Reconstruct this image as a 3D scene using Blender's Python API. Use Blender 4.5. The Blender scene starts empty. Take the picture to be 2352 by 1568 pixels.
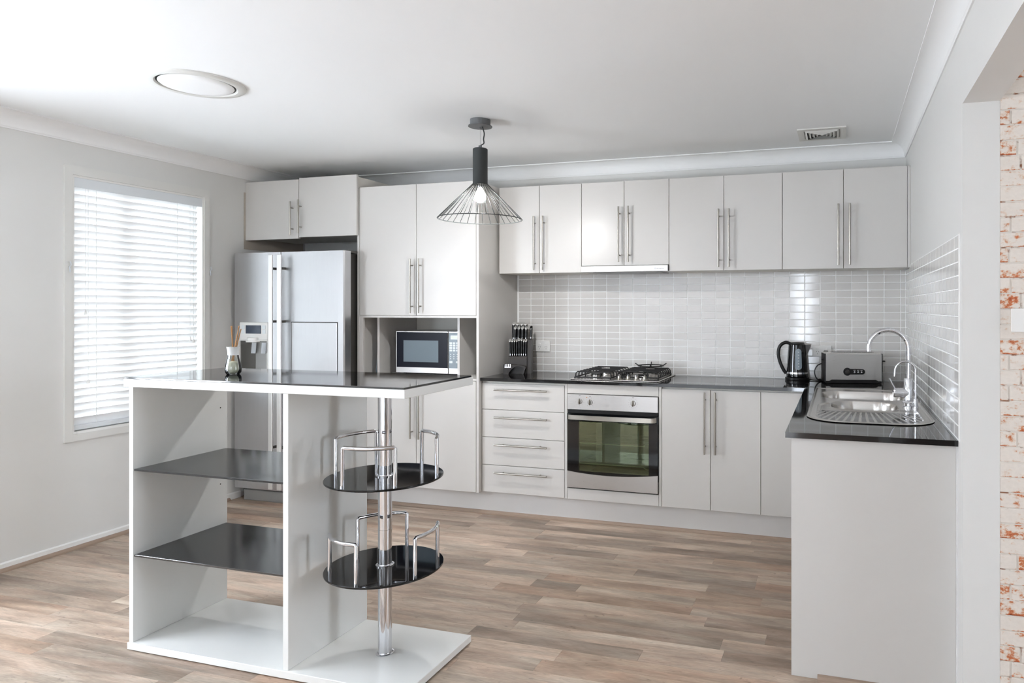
import bpy, bmesh, math, random
from mathutils import Vector, Matrix
random.seed(7)
SC = bpy.context.scene
COL = SC.collection
PI = math.pi

# ------------------------------------------------------------------ camera, world, exposure
cd = bpy.data.cameras.new('camera'); cam = bpy.data.objects.new('camera', cd); COL.objects.link(cam)
cam.location = (-0.3895, -4.5103, 1.3582); cam.rotation_euler = (PI / 2, 0, 0.28438)
cd.sensor_fit = 'HORIZONTAL'; cd.sensor_width = 36; cd.lens = 23.96
cd.shift_x = -0.1261; cd.shift_y = -0.0332; cd.clip_start = 0.05
SC.camera = cam
WORLD_STRENGTH = 17.0
BULB = 1100.0
w = bpy.data.worlds.new('world'); SC.world = w; w.use_nodes = True
bg = w.node_tree.nodes['Background']; bg.inputs[0].default_value = (0.885, 0.97, 1.08, 1); bg.inputs[1].default_value = WORLD_STRENGTH
SC.view_settings.view_transform = 'Standard'; SC.view_settings.look = 'None'
SC.view_settings.exposure = 0.42; SC.view_settings.gamma = 1.0; SC.view_settings.use_curve_mapping = False
try:
    SC.cycles.max_bounces = 8; SC.cycles.diffuse_bounces = 5; SC.cycles.glossy_bounces = 4
    SC.cycles.use_adaptive_sampling = True; SC.cycles.adaptive_threshold = 0.12; SC.cycles.adaptive_min_samples = 20
    SC.cycles.transmission_bounces = 4; SC.cycles.transparent_max_bounces = 8
    SC.cycles.sample_clamp_indirect = 8; SC.cycles.caustics_reflective = False; SC.cycles.caustics_refractive = False
except Exception:
    pass

def portal(loc, rot, sx, sy):
    l = bpy.data.lights.new('daylight_portal', 'AREA'); l.shape = 'RECTANGLE'; l.size = sx; l.size_y = sy
    l.cycles.is_portal = True
    o = bpy.data.objects.new('daylight_portal', l); COL.objects.link(o); o.location = loc; o.rotation_euler = rot

# ------------------------------------------------------------------ room numbers (metres)
WX = -4.53          # left wall face
CE = 2.374          # ceiling
ZC = 0.9004         # worktop
YR = -7.2           # rear wall behind the viewer
XS = 3.4            # side room far wall
LT = 2.035          # lintel underside
YJ = -2.04          # end of the tiled right wall
portal((WX - 0.16, -1.325, 1.375), (0, -PI / 2, 0), 1.5, 0.9)
portal((-2.52, YR - 0.14, 1.07), (PI / 2, 0, 0), 3.4, 2.2)
portal((XS + 0.14, -2.75, 1.3), (0, PI / 2, 0), 1.65, 0.75)
portal((WX - 0.16, -3.65, 1.35), (0, -PI / 2, 0), 1.25, 1.55)

# ------------------------------------------------------------------ materials
def lin(c):
    return tuple(((v / 255) / 12.92 if v / 255 <= 0.04045 else ((v / 255 + 0.055) / 1.055) ** 2.4) for v in c) + (1,)
MATS = {}
def mat(name, rgb, rough=0.5, metal=0.0, spec=0.5, vary=0.0, vscale=8.0, bump=0.0, bscale=60.0, stretch=(1, 1, 1), coat=0.0, trans=0.0, ior=1.45, emit=None, estr=0.0, rvary=0.0, transl=0.0):
    m = bpy.data.materials.new(name); m.use_nodes = True; nt = m.node_tree; N = nt.nodes; L = nt.links
    p = N['Principled BSDF']
    p.inputs['Base Color'].default_value = lin(rgb); p.inputs['Roughness'].default_value = rough
    p.inputs['Metallic'].default_value = metal; p.inputs['Specular IOR Level'].default_value = spec
    p.inputs['IOR'].default_value = ior
    p.inputs['Coat Weight'].default_value = coat; p.inputs['Coat Roughness'].default_value = 0.03
    p.inputs['Transmission Weight'].default_value = trans
    if emit: p.inputs['Emission Color'].default_value = lin(emit); p.inputs['Emission Strength'].default_value = estr
    tc = N.new('ShaderNodeTexCoord'); mp = N.new('ShaderNodeMapping'); mp.inputs['Scale'].default_value = stretch
    L.new(tc.outputs['Object'], mp.inputs[0])
    nz = N.new('ShaderNodeTexNoise'); nz.inputs['Scale'].default_value = vscale; nz.inputs['Detail'].default_value = 4
    L.new(mp.outputs[0], nz.inputs['Vector'])
    if vary:
        hv = N.new('ShaderNodeHueSaturation'); hv.inputs['Color'].default_value = lin(rgb)
        mr = N.new('ShaderNodeMapRange'); mr.inputs[3].default_value = 1 - vary; mr.inputs[4].default_value = 1 + vary
        L.new(nz.outputs[0], mr.inputs[0]); L.new(mr.outputs[0], hv.inputs['Value']); L.new(hv.outputs[0], p.inputs['Base Color'])
    if rvary:
        mr = N.new('ShaderNodeMapRange'); mr.inputs[3].default_value = rough - rvary; mr.inputs[4].default_value = rough + rvary
        L.new(nz.outputs[0], mr.inputs[0]); L.new(mr.outputs[0], p.inputs['Roughness'])
    if bump:
        n2 = N.new('ShaderNodeTexNoise'); n2.inputs['Scale'].default_value = bscale; n2.inputs['Detail'].default_value = 3
        L.new(mp.outputs[0], n2.inputs['Vector'])
        b = N.new('ShaderNodeBump'); b.inputs['Strength'].default_value = bump; b.inputs['Distance'].default_value = 0.002
        L.new(n2.outputs[0], b.inputs['Height']); L.new(b.outputs[0], p.inputs['Normal'])
    if transl:
        t = N.new('ShaderNodeBsdfTranslucent'); t.inputs[0].default_value = lin(rgb)
        mx = N.new('ShaderNodeMixShader'); mx.inputs[0].default_value = transl
        L.new(p.outputs[0], mx.inputs[1]); L.new(t.outputs[0], mx.inputs[2]); L.new(mx.outputs[0], N['Material Output'].inputs[0])
    MATS[name] = m
    return m

mat('wall_paint', (217, 216, 213), 0.6, vary=0.015, vscale=3, bump=0.05, bscale=180)
mat('ceiling_paint', (241, 242, 242), 0.75, vary=0.008, vscale=2, bump=0.03, bscale=200)
mat('cornice_white', (238, 238, 237), 0.55, vary=0.01)
mat('trim_white', (232, 231, 228), 0.4, vary=0.01)
mat('architrave_paint', (219, 218, 214), 0.45, vary=0.01)
mat('laminate', (203, 200, 196), 0.32, vary=0.008, vscale=5, bump=0.02, bscale=300)
mat('carcass', (222, 218, 210), 0.45, vary=0.01)
mat('kick', (206, 203, 200), 0.45, vary=0.01)
mat('gloss_white', (226, 226, 223), 0.10, vary=0.006, vscale=4, spec=0.55)
mat('grout', (250, 250, 249), 0.7, vary=0.02, vscale=40)
mat('stone', (23, 22, 23), 0.05, vary=0.5, vscale=420, spec=0.6)
mat('black_glass', (16, 18, 22), 0.13, ior=1.9, vary=0.2, vscale=6, rvary=0.05)
mat('top_glass', (16, 18, 21), 0.05, ior=2.1, vary=0.2, vscale=6, rvary=0.02)
mat('black_gloss', (11, 12, 14), 0.05, spec=0.6, vary=0.2, vscale=6)
mat('steel', (196, 194, 192), 0.30, 1.0, vary=0.04, vscale=30, stretch=(1, 1, 14), rvary=0.06, bump=0.02, bscale=90)
mat('fridge_steel', (206, 206, 208), 0.33, 1.0, vary=0.03, vscale=8, stretch=(14, 14, 1), rvary=0.05)
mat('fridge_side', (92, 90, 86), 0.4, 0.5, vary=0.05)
mat('sink_steel', (205, 202, 198), 0.22, 1.0, vary=0.04, vscale=60, stretch=(8, 1, 1), rvary=0.06)
mat('glint_steel', (238, 238, 236), 0.32, 0.75, vary=0.02)  # window light caught by handles and caps is put into this colour
mat('chrome', (225, 226, 230), 0.06, 1.0, vary=0.02)
mat('handle_steel', (170, 166, 158), 0.28, 1.0, vary=0.05, vscale=90)
mat('dark_gap', (30, 28, 27), 0.7, vary=0.1)
mat('black_plastic', (20, 19, 19), 0.3, vary=0.15, vscale=12)
mat('matte_black', (52, 55, 55), 0.55, vary=0.06, bump=0.03, bscale=250)
mat('canopy_grey', (104, 105, 106), 0.5, vary=0.04)
mat('cast_iron', (26, 24, 24), 0.5, vary=0.2, vscale=60, bump=0.2, bscale=300)
mat('white_plastic', (233, 232, 229), 0.35, vary=0.01)
mat('outlet_slot', (60, 58, 56), 0.6, vary=0.05)
mat('charcoal', (58, 53, 50), 0.38, vary=0.08, vscale=10)
mat('mw_window', (112, 124, 132), 0.35, vary=0.03, spec=0.15)
mat('mw_black', (20, 22, 32), 0.30, vary=0.05, spec=0.15)
mat('mw_panel', (140, 152, 160), 0.4, vary=0.05, vscale=20)
mat('mw_button', (222, 228, 230), 0.4, vary=0.02)
mat('display_green', (206, 214, 200), 0.3, vary=0.03)
mat('display_blue', (70, 78, 92), 0.12, vary=0.35, vscale=22)
mat('dispenser_grey', (150, 150, 148), 0.35, 0.3, vary=0.05)
mat('clear_plastic', (232, 236, 240), 0.12, vary=0.02, transl=0.5)
mat('reed', (172, 124, 74), 0.6, vary=0.12, vscale=40, stretch=(6, 6, 1))
mat('gel', (226, 226, 204), 0.3, vary=0.05, vscale=60)
mat('frost', (238, 238, 236), 0.4, vary=0.01, transl=0.3)
mat('slat', (248, 248, 248), 0.45, vary=0.008, transl=0.08)
mat('added_sheer', (235, 235, 235), 0.8, vary=0.01, transl=0.125)
mat('blind_rail', (222, 226, 229), 0.4, vary=0.01)
mat('cord_white', (245, 245, 243), 0.6, vary=0.01, transl=0.3)
mat('bulb', (255, 250, 242), 0.3, emit=(252, 251, 250), estr=BULB)
mat('bulb_soft', (255, 250, 242), 0.3, emit=(255, 248, 238), estr=14.0)
mat('rack_glint', (236, 236, 228), 0.3, 0.2, vary=0.02)  # chrome rods whitened: their bright glint is put into the colour
mat('oven_inside', (92, 92, 76), 0.35, vary=0.15, vscale=10)
mat('print_dark', (70, 66, 62), 0.6, vary=0.05)
mat('amber', (200, 120, 50), 0.3, vary=0.05)
mat('vent_white', (214, 213, 208), 0.45, vary=0.01)  # greyer than the plastic itself; the rim's shading is put into it
mat('duct_dark', (74, 74, 72), 0.7, vary=0.05)
mat('bead_wood', (154, 134, 118), 0.5, vary=0.22, vscale=9, stretch=(2, 2, 60), bump=0.1, bscale=80)
mat('taupe_board', (182, 172, 160), 0.5, vary=0.02)

def pane_material(name, tint, gloss, gcol=(1, 1, 1, 1)):
    m = bpy.data.materials.new(name); m.use_nodes = True; nt = m.node_tree; N = nt.nodes; L = nt.links
    N.remove(N['Principled BSDF'])
    t = N.new('ShaderNodeBsdfTransparent'); t.inputs[0].default_value = tint
    g = N.new('ShaderNodeBsdfGlossy'); g.inputs['Roughness'].default_value = 0.02; g.inputs['Color'].default_value = gcol
    fr = N.new('ShaderNodeFresnel'); fr.inputs[0].default_value = gloss
    mx = N.new('ShaderNodeMixShader'); L.new(fr.outputs[0], mx.inputs[0]); L.new(t.outputs[0], mx.inputs[1]); L.new(g.outputs[0], mx.inputs[2])
    L.new(mx.outputs[0], N['Material Output'].inputs[0]); MATS[name] = m
pane_material('window_pane', (0.96, 0.98, 0.97, 1), 1.45)
pane_material('bottle_glass', (0.95, 0.96, 0.95, 1), 1.45)
pane_material('oven_pane', (0.60, 0.66, 0.50, 1), 2.1, (0.80, 0.88, 0.68, 1))

def tile_material():
    m = mat('tile', (212, 209, 205), 0.09, spec=0.6, bump=0.03, bscale=14)
    N = m.node_tree.nodes; L = m.node_tree.links
    oi = N.new('ShaderNodeObjectInfo'); mr = N.new('ShaderNodeMapRange'); mr.inputs[3].default_value = 0.96; mr.inputs[4].default_value = 1.03
    hv = N.new('ShaderNodeHueSaturation'); hv.inputs['Color'].default_value = lin((212, 209, 205))
    L.new(oi.outputs['Random'], mr.inputs[0]); L.new(mr.outputs[0], hv.inputs['Value']); L.new(hv.outputs[0], N['Principled BSDF'].inputs['Base Color'])
tile_material()

def plank_material():
    m = bpy.data.materials.new('plank'); m.use_nodes = True; nt = m.node_tree; N = nt.nodes; L = nt.links; p = N['Principled BSDF']
    tc = N.new('ShaderNodeTexCoord'); oi = N.new('ShaderNodeObjectInfo')
    mul = N.new('ShaderNodeMath'); mul.operation = 'MULTIPLY'; mul.inputs[1].default_value = 37.0; L.new(oi.outputs['Random'], mul.inputs[0])
    cb = N.new('ShaderNodeCombineXYZ'); L.new(mul.outputs[0], cb.inputs[0]); L.new(mul.outputs[0], cb.inputs[1])
    ad = N.new('ShaderNodeVectorMath'); ad.operation = 'ADD'; L.new(tc.outputs['Object'], ad.inputs[0]); L.new(cb.outputs[0], ad.inputs[1])
    def noise(scale, sx, sy, detail=5, dist=0.0):
        mp = N.new('ShaderNodeMapping'); mp.inputs['Scale'].default_value = (sx, sy, 1); L.new(ad.outputs[0], mp.inputs[0])
        n = N.new('ShaderNodeTexNoise'); n.inputs['Scale'].default_value = scale; n.inputs['Detail'].default_value = detail; n.inputs['Distortion'].default_value = dist
        L.new(mp.outputs[0], n.inputs['Vector']); return n
    big = noise(3.0, 0.9, 5, 4, 0.6); fine = noise(20, 1.0, 9, 7, 0.8); knot = noise(13, 1.2, 3.0, 3, 1.6); hue = noise(2.2, 1.0, 6, 3, 0.8)
    r1 = N.new('ShaderNodeValToRGB'); L.new(big.outputs[0], r1.inputs[0])
    e = r1.color_ramp.elements; e[0].position = 0.30; e[0].color = lin((148, 132, 119)); e[1].position = 0.72; e[1].color = lin((200, 184, 169))
    mid = e.new(0.5); mid.color = lin((176, 158, 143))
    r2 = N.new('ShaderNodeMapRange'); r2.inputs[1].default_value = 0.3; r2.inputs[2].default_value = 0.7; r2.inputs[3].default_value = 0.80; r2.inputs[4].default_value = 1.10; L.new(fine.outputs[0], r2.inputs[0])
    r3 = N.new('ShaderNodeMapRange'); r3.inputs[1].default_value = 0.64; r3.inputs[2].default_value = 0.74; r3.inputs[3].default_value = 1.0; r3.inputs[4].default_value = 0.66; L.new(knot.outputs[0], r3.inputs[0])
    m1 = N.new('ShaderNodeMath'); m1.operation = 'MULTIPLY'; L.new(r2.outputs[0], m1.inputs[0]); L.new(r3.outputs[0], m1.inputs[1])
    mx = N.new('ShaderNodeMix'); mx.data_type = 'RGBA'; mx.blend_type = 'MULTIPLY'; mx.inputs[0].default_value = 1.0
    L.new(r1.outputs[0], mx.inputs[6]); L.new(oi.outputs['Color'], mx.inputs[7])
    hv = N.new('ShaderNodeHueSaturation'); L.new(mx.outputs[2], hv.inputs['Color']); L.new(m1.outputs[0], hv.inputs['Value'])
    rh = N.new('ShaderNodeValToRGB'); L.new(hue.outputs[0], rh.inputs[0]); eh = rh.color_ramp.elements
    eh[0].position = 0.36; eh[0].color = (0.97, 1.0, 0.985, 1); eh[1].position = 0.64; eh[1].color = (1.05, 0.985, 0.935, 1)
    mh = N.new('ShaderNodeMix'); mh.data_type = 'RGBA'; mh.blend_type = 'MULTIPLY'; mh.inputs[0].default_value = 1.0
    L.new(hv.outputs[0], mh.inputs[6]); L.new(rh.outputs[0], mh.inputs[7])
    L.new(mh.outputs[2], p.inputs['Base Color'])
    p.inputs['Roughness'].default_value = 0.42; p.inputs['Specular IOR Level'].default_value = 0.4
    b = N.new('ShaderNodeBump'); b.inputs['Strength'].default_value = 0.12; b.inputs['Distance'].default_value = 0.002; L.new(fine.outputs[0], b.inputs['Height']); L.new(b.outputs[0], p.inputs['Normal'])
    MATS['plank'] = m
plank_material()

def brick_material():
    m = bpy.data.materials.new('brick'); m.use_nodes = True; nt = m.node_tree; N = nt.nodes; L = nt.links; p = N['Principled BSDF']
    tc = N.new('ShaderNodeTexCoord'); oi = N.new('ShaderNodeObjectInfo'); geo = N.new('ShaderNodeNewGeometry')
    sp = N.new('ShaderNodeMapping'); sp.inputs['Scale'].default_value = (1, 1, 1.35); L.new(geo.outputs['Position'], sp.inputs[0])
    n1 = N.new('ShaderNodeTexNoise'); n1.inputs['Scale'].default_value = 26; n1.inputs['Detail'].default_value = 6; n1.inputs['Roughness'].default_value = 0.7; L.new(sp.outputs[0], n1.inputs['Vector'])
    n2 = N.new('ShaderNodeTexNoise'); n2.inputs['Scale'].default_value = 90; n2.inputs['Detail'].default_value = 5; L.new(sp.outputs[0], n2.inputs['Vector'])
    # rust plus the print's brown shadow line, coloured into a brick's lower edge
    sx = N.new('ShaderNodeSeparateXYZ'); L.new(tc.outputs['Generated'], sx.inputs[0])
    lo = N.new('ShaderNodeMapRange'); lo.inputs[1].default_value = 0.0; lo.inputs[2].default_value = 0.13; lo.inputs[3].default_value = 0.11; lo.inputs[4].default_value = 0.0; L.new(sx.outputs[2], lo.inputs[0])
    rd = N.new('ShaderNodeMapRange'); rd.inputs[1].default_value = 0.45; rd.inputs[2].default_value = 1.0; rd.inputs[3].default_value = -0.05; rd.inputs[4].default_value = 0.085; L.new(oi.outputs['Random'], rd.inputs[0])
    a1 = N.new('ShaderNodeMath'); L.new(n1.outputs[0], a1.inputs[0]); L.new(lo.outputs[0], a1.inputs[1])
    a2 = N.new('ShaderNodeMath'); L.new(a1.outputs[0], a2.inputs[0]); L.new(rd.outputs[0], a2.inputs[1])
    rp = N.new('ShaderNodeValToRGB'); L.new(a2.outputs[0], rp.inputs[0]); e = rp.color_ramp.elements
    e[0].position = 0.0; e[0].color = lin((226, 219, 211)); e[1].position = 0.76; e[1].color = lin((120, 62, 38))
    for pos, c in ((0.52, (222, 213, 203)), (0.585, (214, 190, 170)), (0.62, (196, 122, 80)), (0.68, (184, 96, 56))):
        k = e.new(pos); k.color = lin(c)
    mr = N.new('ShaderNodeMapRange'); mr.inputs[3].default_value = 0.9; mr.inputs[4].default_value = 1.06; L.new(n2.outputs[0], mr.inputs[0])
    hv = N.new('ShaderNodeHueSaturation'); L.new(rp.outputs[0], hv.inputs['Color']); L.new(mr.outputs[0], hv.inputs['Value']); L.new(hv.outputs[0], p.inputs['Base Color'])
    p.inputs['Roughness'].default_value = 0.75; MATS['brick'] = m
brick_material()
def mortar_material():
    m = mat('mortar', (216, 209, 200), 0.8)
    N = m.node_tree.nodes; L = m.node_tree.links; p = N['Principled BSDF']
    geo = N.new('ShaderNodeNewGeometry'); n1 = N.new('ShaderNodeTexNoise'); n1.inputs['Scale'].default_value = 30; n1.inputs['Detail'].default_value = 5; L.new(geo.outputs['Position'], n1.inputs['Vector'])
    rp = N.new('ShaderNodeValToRGB'); L.new(n1.outputs[0], rp.inputs[0]); e = rp.color_ramp.elements
    e[0].position = 0.56; e[0].color = lin((220, 213, 204)); e[1].position = 0.66; e[1].color = lin((146, 104, 80)); L.new(rp.outputs[0], p.inputs['Base Color'])  # brown stands for the print's broken shadow lines under the bricks
mortar_material()

# ------------------------------------------------------------------ mesh helpers
def box(bm, x0, x1, y0, y1, z0, z1, bev=0.0, seg=1):
    if x0 > x1: x0, x1 = x1, x0
    if y0 > y1: y0, y1 = y1, y0
    if z0 > z1: z0, z1 = z1, z0
    v = [bm.verts.new((x, y, z)) for x in (x0, x1) for y in (y0, y1) for z in (z0, z1)]
    fs = [bm.faces.new([v[i] for i in q]) for q in ((0, 1, 3, 2), (4, 6, 7, 5), (0, 4, 5, 1), (2, 3, 7, 6), (0, 2, 6, 4), (1, 5, 7, 3))]
    if bev:
        es = list({e for f in fs for e in f.edges})
        bmesh.ops.bevel(bm, geom=es, offset=bev, segments=seg, affect='EDGES', profile=0.5)
    return bm
def newbox(*a, **k): return box(bmesh.new(), *a, **k)
def prism(bm, pts, axis, a, b):
    # polygon pts (2D) extruded along axis from a to b;  axis 'x': pts=(y,z)  'y': (x,z)  'z': (x,y)
    f = {'x': lambda p, t: (t, p[0], p[1]), 'y': lambda p, t: (p[0], t, p[1]), 'z': lambda p, t: (p[0], p[1], t)}[axis]
    A = [bm.verts.new(f(p, a)) for p in pts]; B = [bm.verts.new(f(p, b)) for p in pts]
    bm.faces.new(A); bm.faces.new(B[::-1]); n = len(pts)
    for i in range(n): bm.faces.new((A[i], B[i], B[(i + 1) % n], A[(i + 1) % n]))
    return bm
def frame_slab(bm, outer, inner, axis, a, b):
    # rectangle with a rectangular hole: outer/inner=(u0,u1,v0,v1)
    f = {'x': lambda u, v, t: (t, u, v), 'y': lambda u, v, t: (u, t, v), 'z': lambda u, v, t: (u, v, t)}[axis]
    R = lambda q: [(q[0], q[2]), (q[1], q[2]), (q[1], q[3]), (q[0], q[3])]
    rings = [[bm.verts.new(f(u, v, t)) for u, v in R(q)] for q in (outer, inner) for t in (a, b)]
    oa, ob, ia, ib = rings
    for i in range(4):
        j = (i + 1) % 4
        bm.faces.new((oa[i], oa[j], ia[j], ia[i])); bm.faces.new((ob[j], ob[i], ib[i], ib[j]))
        bm.faces.new((oa[j], oa[i], ob[i], ob[j])); bm.faces.new((ia[i], ia[j], ib[j], ib[i]))
    return bm
def lathe(bm, prof, c=(0, 0, 0), n=32, cap=True, mtx=None):
    M = mtx or Matrix.Translation(c); rings = []
    for r, z in prof:
        if r < 1e-6: rings.append([bm.verts.new(M @ Vector((0, 0, z)))])
        else: rings.append([bm.verts.new(M @ Vector((r * math.cos(2 * PI * i / n), r * math.sin(2 * PI * i / n), z))) for i in range(n)])
    for A, B in zip(rings, rings[1:]):
        for i in range(n):
            j = (i + 1) % n
            if len(A) == 1 and len(B) == 1: continue
            if len(A) == 1: bm.faces.new((A[0], B[i], B[j]))
            elif len(B) == 1: bm.faces.new((A[i], A[j], B[0]))
            else: bm.faces.new((A[i], A[j], B[j], B[i]))
    if cap:
        if len(rings[0]) > 1: bm.faces.new(rings[0][::-1])
        if len(rings[-1]) > 1: bm.faces.new(rings[-1])
    return bm
def aim(p, d):
    d = Vector(d).normalized(); return Matrix.Translation(p) @ d.to_track_quat('Z', 'Y').to_matrix().to_4x4()
def cyl(bm, p0, p1, r, n=16, r2=None):
    p0, p1 = Vector(p0), Vector(p1); L = (p1 - p0).length
    return lathe(bm, [(r, 0), (r if r2 is None else r2, L)], n=n, mtx=aim(p0, p1 - p0))
def tube(bm, pts, r, n=8, closed=False):
    P = [Vector(p) for p in pts]; m = len(P); rings = []
    T = []
    for i in range(m):
        a = P[(i - 1) % m] if (closed or i > 0) else P[i]; b = P[(i + 1) % m] if (closed or i < m - 1) else P[i]
        T.append((b - a).normalized())
    up = Vector((0, 0, 1)) if abs(T[0].z) < 0.9 else Vector((1, 0, 0))
    nrm = (up - T[0] * up.dot(T[0])).normalized()
    for i in range(m):
        nrm = (nrm - T[i] * nrm.dot(T[i])).normalized(); bn = T[i].cross(nrm)
        rings.append([bm.verts.new(P[i] + (nrm * math.cos(2 * PI * k / n) + bn * math.sin(2 * PI * k / n)) * r) for k in range(n)])
    rng = range(m) if closed else range(m - 1)
    for i in rng:
        A, B = rings[i], rings[(i + 1) % m]
        for k in range(n): bm.faces.new((A[k], A[(k + 1) % n], B[(k + 1) % n], B[k]))
    if not closed: bm.faces.new(rings[0][::-1]); bm.faces.new(rings[-1])
    return bm
def spline(pts, k=8):
    P = [Vector(p) for p in pts]; P = [2 * P[0] - P[1]] + P + [2 * P[-1] - P[-2]]; out = []
    for i in range(1, len(P) - 2):
        for j in range(k):
            t = j / k; a, b, c, d = P[i - 1:i + 3]
            out.append(0.5 * ((2 * b) + (c - a) * t + (2 * a - 5 * b + 4 * c - d) * t * t + (3 * b - a - 3 * c + d) * t ** 3))
    out.append(P[-2]); return out
def mk(name, bm, material, parent=None, smooth=False, loc=None, recalc=True):
    if recalc: bmesh.ops.recalc_face_normals(bm, faces=bm.faces[:])
    me = bpy.data.meshes.new(name); bm.to_mesh(me); bm.free()
    if smooth:
        me.shade_smooth(); me.set_sharp_from_angle(angle=math.radians(38))
    me.materials.append(MATS[material]); o = bpy.data.objects.new(name, me); COL.objects.link(o)
    if parent is not None:
        o.parent = parent
        if loc is None and parent.get('_w'): o.location = -Vector(parent.location)
    if loc is not None: o.location = loc
    return o
def tag(o, label, cat, group=None):
    o['label'] = label; o['category'] = cat
    if group: o['group'] = group
    return o
WORLDROOT = []
def thing(name, label, cat, loc, rz=0.0, group=None, world=True):
    # world=True: its parts are given in room coordinates; False: in the thing's own
    o = bpy.data.objects.new(name, None); COL.objects.link(o); o.location = loc; o.rotation_euler = (0, 0, rz); o.empty_display_size = 0.1
    tag(o, label, cat, group)
    if world: o['_w'] = 1; WORLDROOT.append(o)
    return o
def struct(name, bm, material, smooth=False):
    o = mk(name, bm, material, smooth=smooth); o['kind'] = 'structure'; return o

# ------------------------------------------------------------------ room shell
floor = struct('floor', newbox(WX - 0.12, XS, YR, 0.1, -0.1, -0.004), 'carcass')
ceiling = struct('ceiling', newbox(WX - 0.12, XS + 0.1, YR - 0.1, 0.12, CE, CE + 0.1), 'ceiling_paint')
wall_back = struct('wall_back', newbox(WX - 0.12, 0.112, 0, 0.12, -0.1, CE), 'wall_paint')
WY0, WY1, WZ0, WZ1 = -1.738, -0.912, 0.645, 2.104
def grid_wall(bm, us, vs, keep, a, b):
    V = {}
    def v(i, j, t):
        if (i, j, t) not in V: V[(i, j, t)] = bm.verts.new((t, us[i], vs[j]))
        return V[(i, j, t)]
    K = lambda i, j: 0 <= i < len(us) - 1 and 0 <= j < len(vs) - 1 and keep((us[i] + us[i + 1]) / 2, (vs[j] + vs[j + 1]) / 2)
    for i in range(len(us) - 1):
        for j in range(len(vs) - 1):
            if not K(i, j): continue
            for t in (a, b): bm.faces.new((v(i, j, t), v(i + 1, j, t), v(i + 1, j + 1, t), v(i, j + 1, t)))
            for (di, dj), p, q in (((-1, 0), (i, j), (i, j + 1)), ((1, 0), (i + 1, j), (i + 1, j + 1)), ((0, -1), (i, j), (i + 1, j)), ((0, 1), (i, j + 1), (i + 1, j + 1))):
                if not K(i + di, j + dj): bm.faces.new((v(*p, a), v(*p, b), v(*q, b), v(*q, a)))
    return bm
W2 = (-4.4, -2.9, 0.75, 1.95)  # opening added out of view to light the room from the left
wall_left = struct('wall_left', grid_wall(bmesh.new(), [YR - 0.1, W2[0], W2[1], WY0, WY1, 0.0], sorted([-0.1, W2[2], WZ0, W2[3], WZ1, CE]),
    lambda u, v: not ((WY0 < u < WY1 and WZ0 < v < WZ1) or (W2[0] < u < W2[1] and W2[2] < v < W2[3])), WX - 0.12, WX), 'wall_paint')
wall_right = struct('wall_right', prism(bmesh.new(), [(0, -0.1), (0, CE), (YR, CE), (YR, -0.1), (-5.3, -0.1), (-5.3, LT), (YJ, LT), (YJ, -0.1)], 'x', 0, 0.112), 'wall_paint')
wall_side_room = struct('wall_side_room', newbox(0.112, XS, YJ + 0.002, YJ + 0.1, -0.1, CE), 'mortar')
struct('wall_far', frame_slab(bmesh.new(), (YR - 0.1, YJ + 0.1, -0.1, CE), (-3.1, -2.4, 0.5, 2.1), 'x', XS, XS + 0.1), 'wall_paint')
f_ = struct('added_window_4', frame_slab(bmesh.new(), (-3.1, -2.4, 0.5, 2.1), (-3.07, -2.43, 0.53, 2.07), 'x', XS + 0.03, XS + 0.08), 'trim_white')  # unseen window added to send light through the archway
struct('wall_front', prism(bmesh.new(), [(WX, -0.1), (WX, CE), (XS, CE), (XS, -0.1), (-0.85, -0.1), (-0.85, 2.15), (-4.2, 2.15), (-4.2, -0.1)], 'y', YR - 0.1, YR), 'wall_paint')

def cornice_profile():
    c = 0.088; pr = [(0.0, 0.0), (0.0, -c), (0.006, -c), (0.008, -c + 0.008)]
    for i in range(9):
        a = PI / 2 * i / 8; r = c - 0.016
        pr.append((0.010 + r * (1 - math.cos(a)), -c + 0.010 + r * math.sin(a)))
    pr += [(c - 0.008, -0.006), (c, -0.006), (c, 0.0)]
    return pr
def cornice(name, p0, p1, inward, m0, m1):
    # along p0->p1 on the wall, profile grows along 'inward'; m0/m1 = 1 mitres the end
    bm = bmesh.new(); p0 = Vector(p0); p1 = Vector(p1); d = (p1 - p0).normalized(); inw = Vector(inward); R0 = []; R1 = []
    for a, z in cornice_profile():
        R0.append(bm.verts.new(p0 + inw * a + d * (a * m0) + Vector((0, 0, CE + z)))); R1.append(bm.verts.new(p1 + inw * a - d * (a * m1) + Vector((0, 0, CE + z))))
    n = len(R0)
    for i in range(n): bm.faces.new((R0[i], R0[(i + 1) % n], R1[(i + 1) % n], R1[i]))
    bm.faces.new(R0); bm.faces.new(R1[::-1])
    return struct(name, bm, 'cornice_white', smooth=True)
cornice('trim_1', (WX, 0, 0), (0, 0, 0), (0, -1, 0), 1, 1)
for nm, y0, y1, z0, z1 in (('added_window_2', W2[0], W2[1], W2[2], W2[3]),):
    f_ = mk(nm, frame_slab(bmesh.new(), (y0, y1, z0, z1), (y0 + 0.05, y1 - 0.05, z0 + 0.05, z1 - 0.05), 'x', WX - 0.11, WX - 0.06), 'trim_white'); f_['kind'] = 'structure'
    mk('mullion', newbox(WX - 0.11, WX - 0.06, (y0 + y1) / 2 - 0.03, (y0 + y1) / 2 + 0.03, z0 + 0.05, z1 - 0.05), 'trim_white', f_)
f_ = mk('added_window_3', frame_slab(bmesh.new(), (-4.2, -0.85, 0.0, 2.15), (-4.16, -0.87, 0.03, 2.11), 'y', YR - 0.08, YR - 0.03), 'trim_white'); f_['kind'] = 'structure'  # unseen rear window, added and sized for soft fill light
bm_ = bmesh.new(); cv = [[bm_.verts.new((-4.16 + 3.08 * i / 120, YR - 0.02 + 0.012 * math.sin(i * 0.9), z)) for i in range(121)] for z in (0.03, 2.10)]
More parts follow.
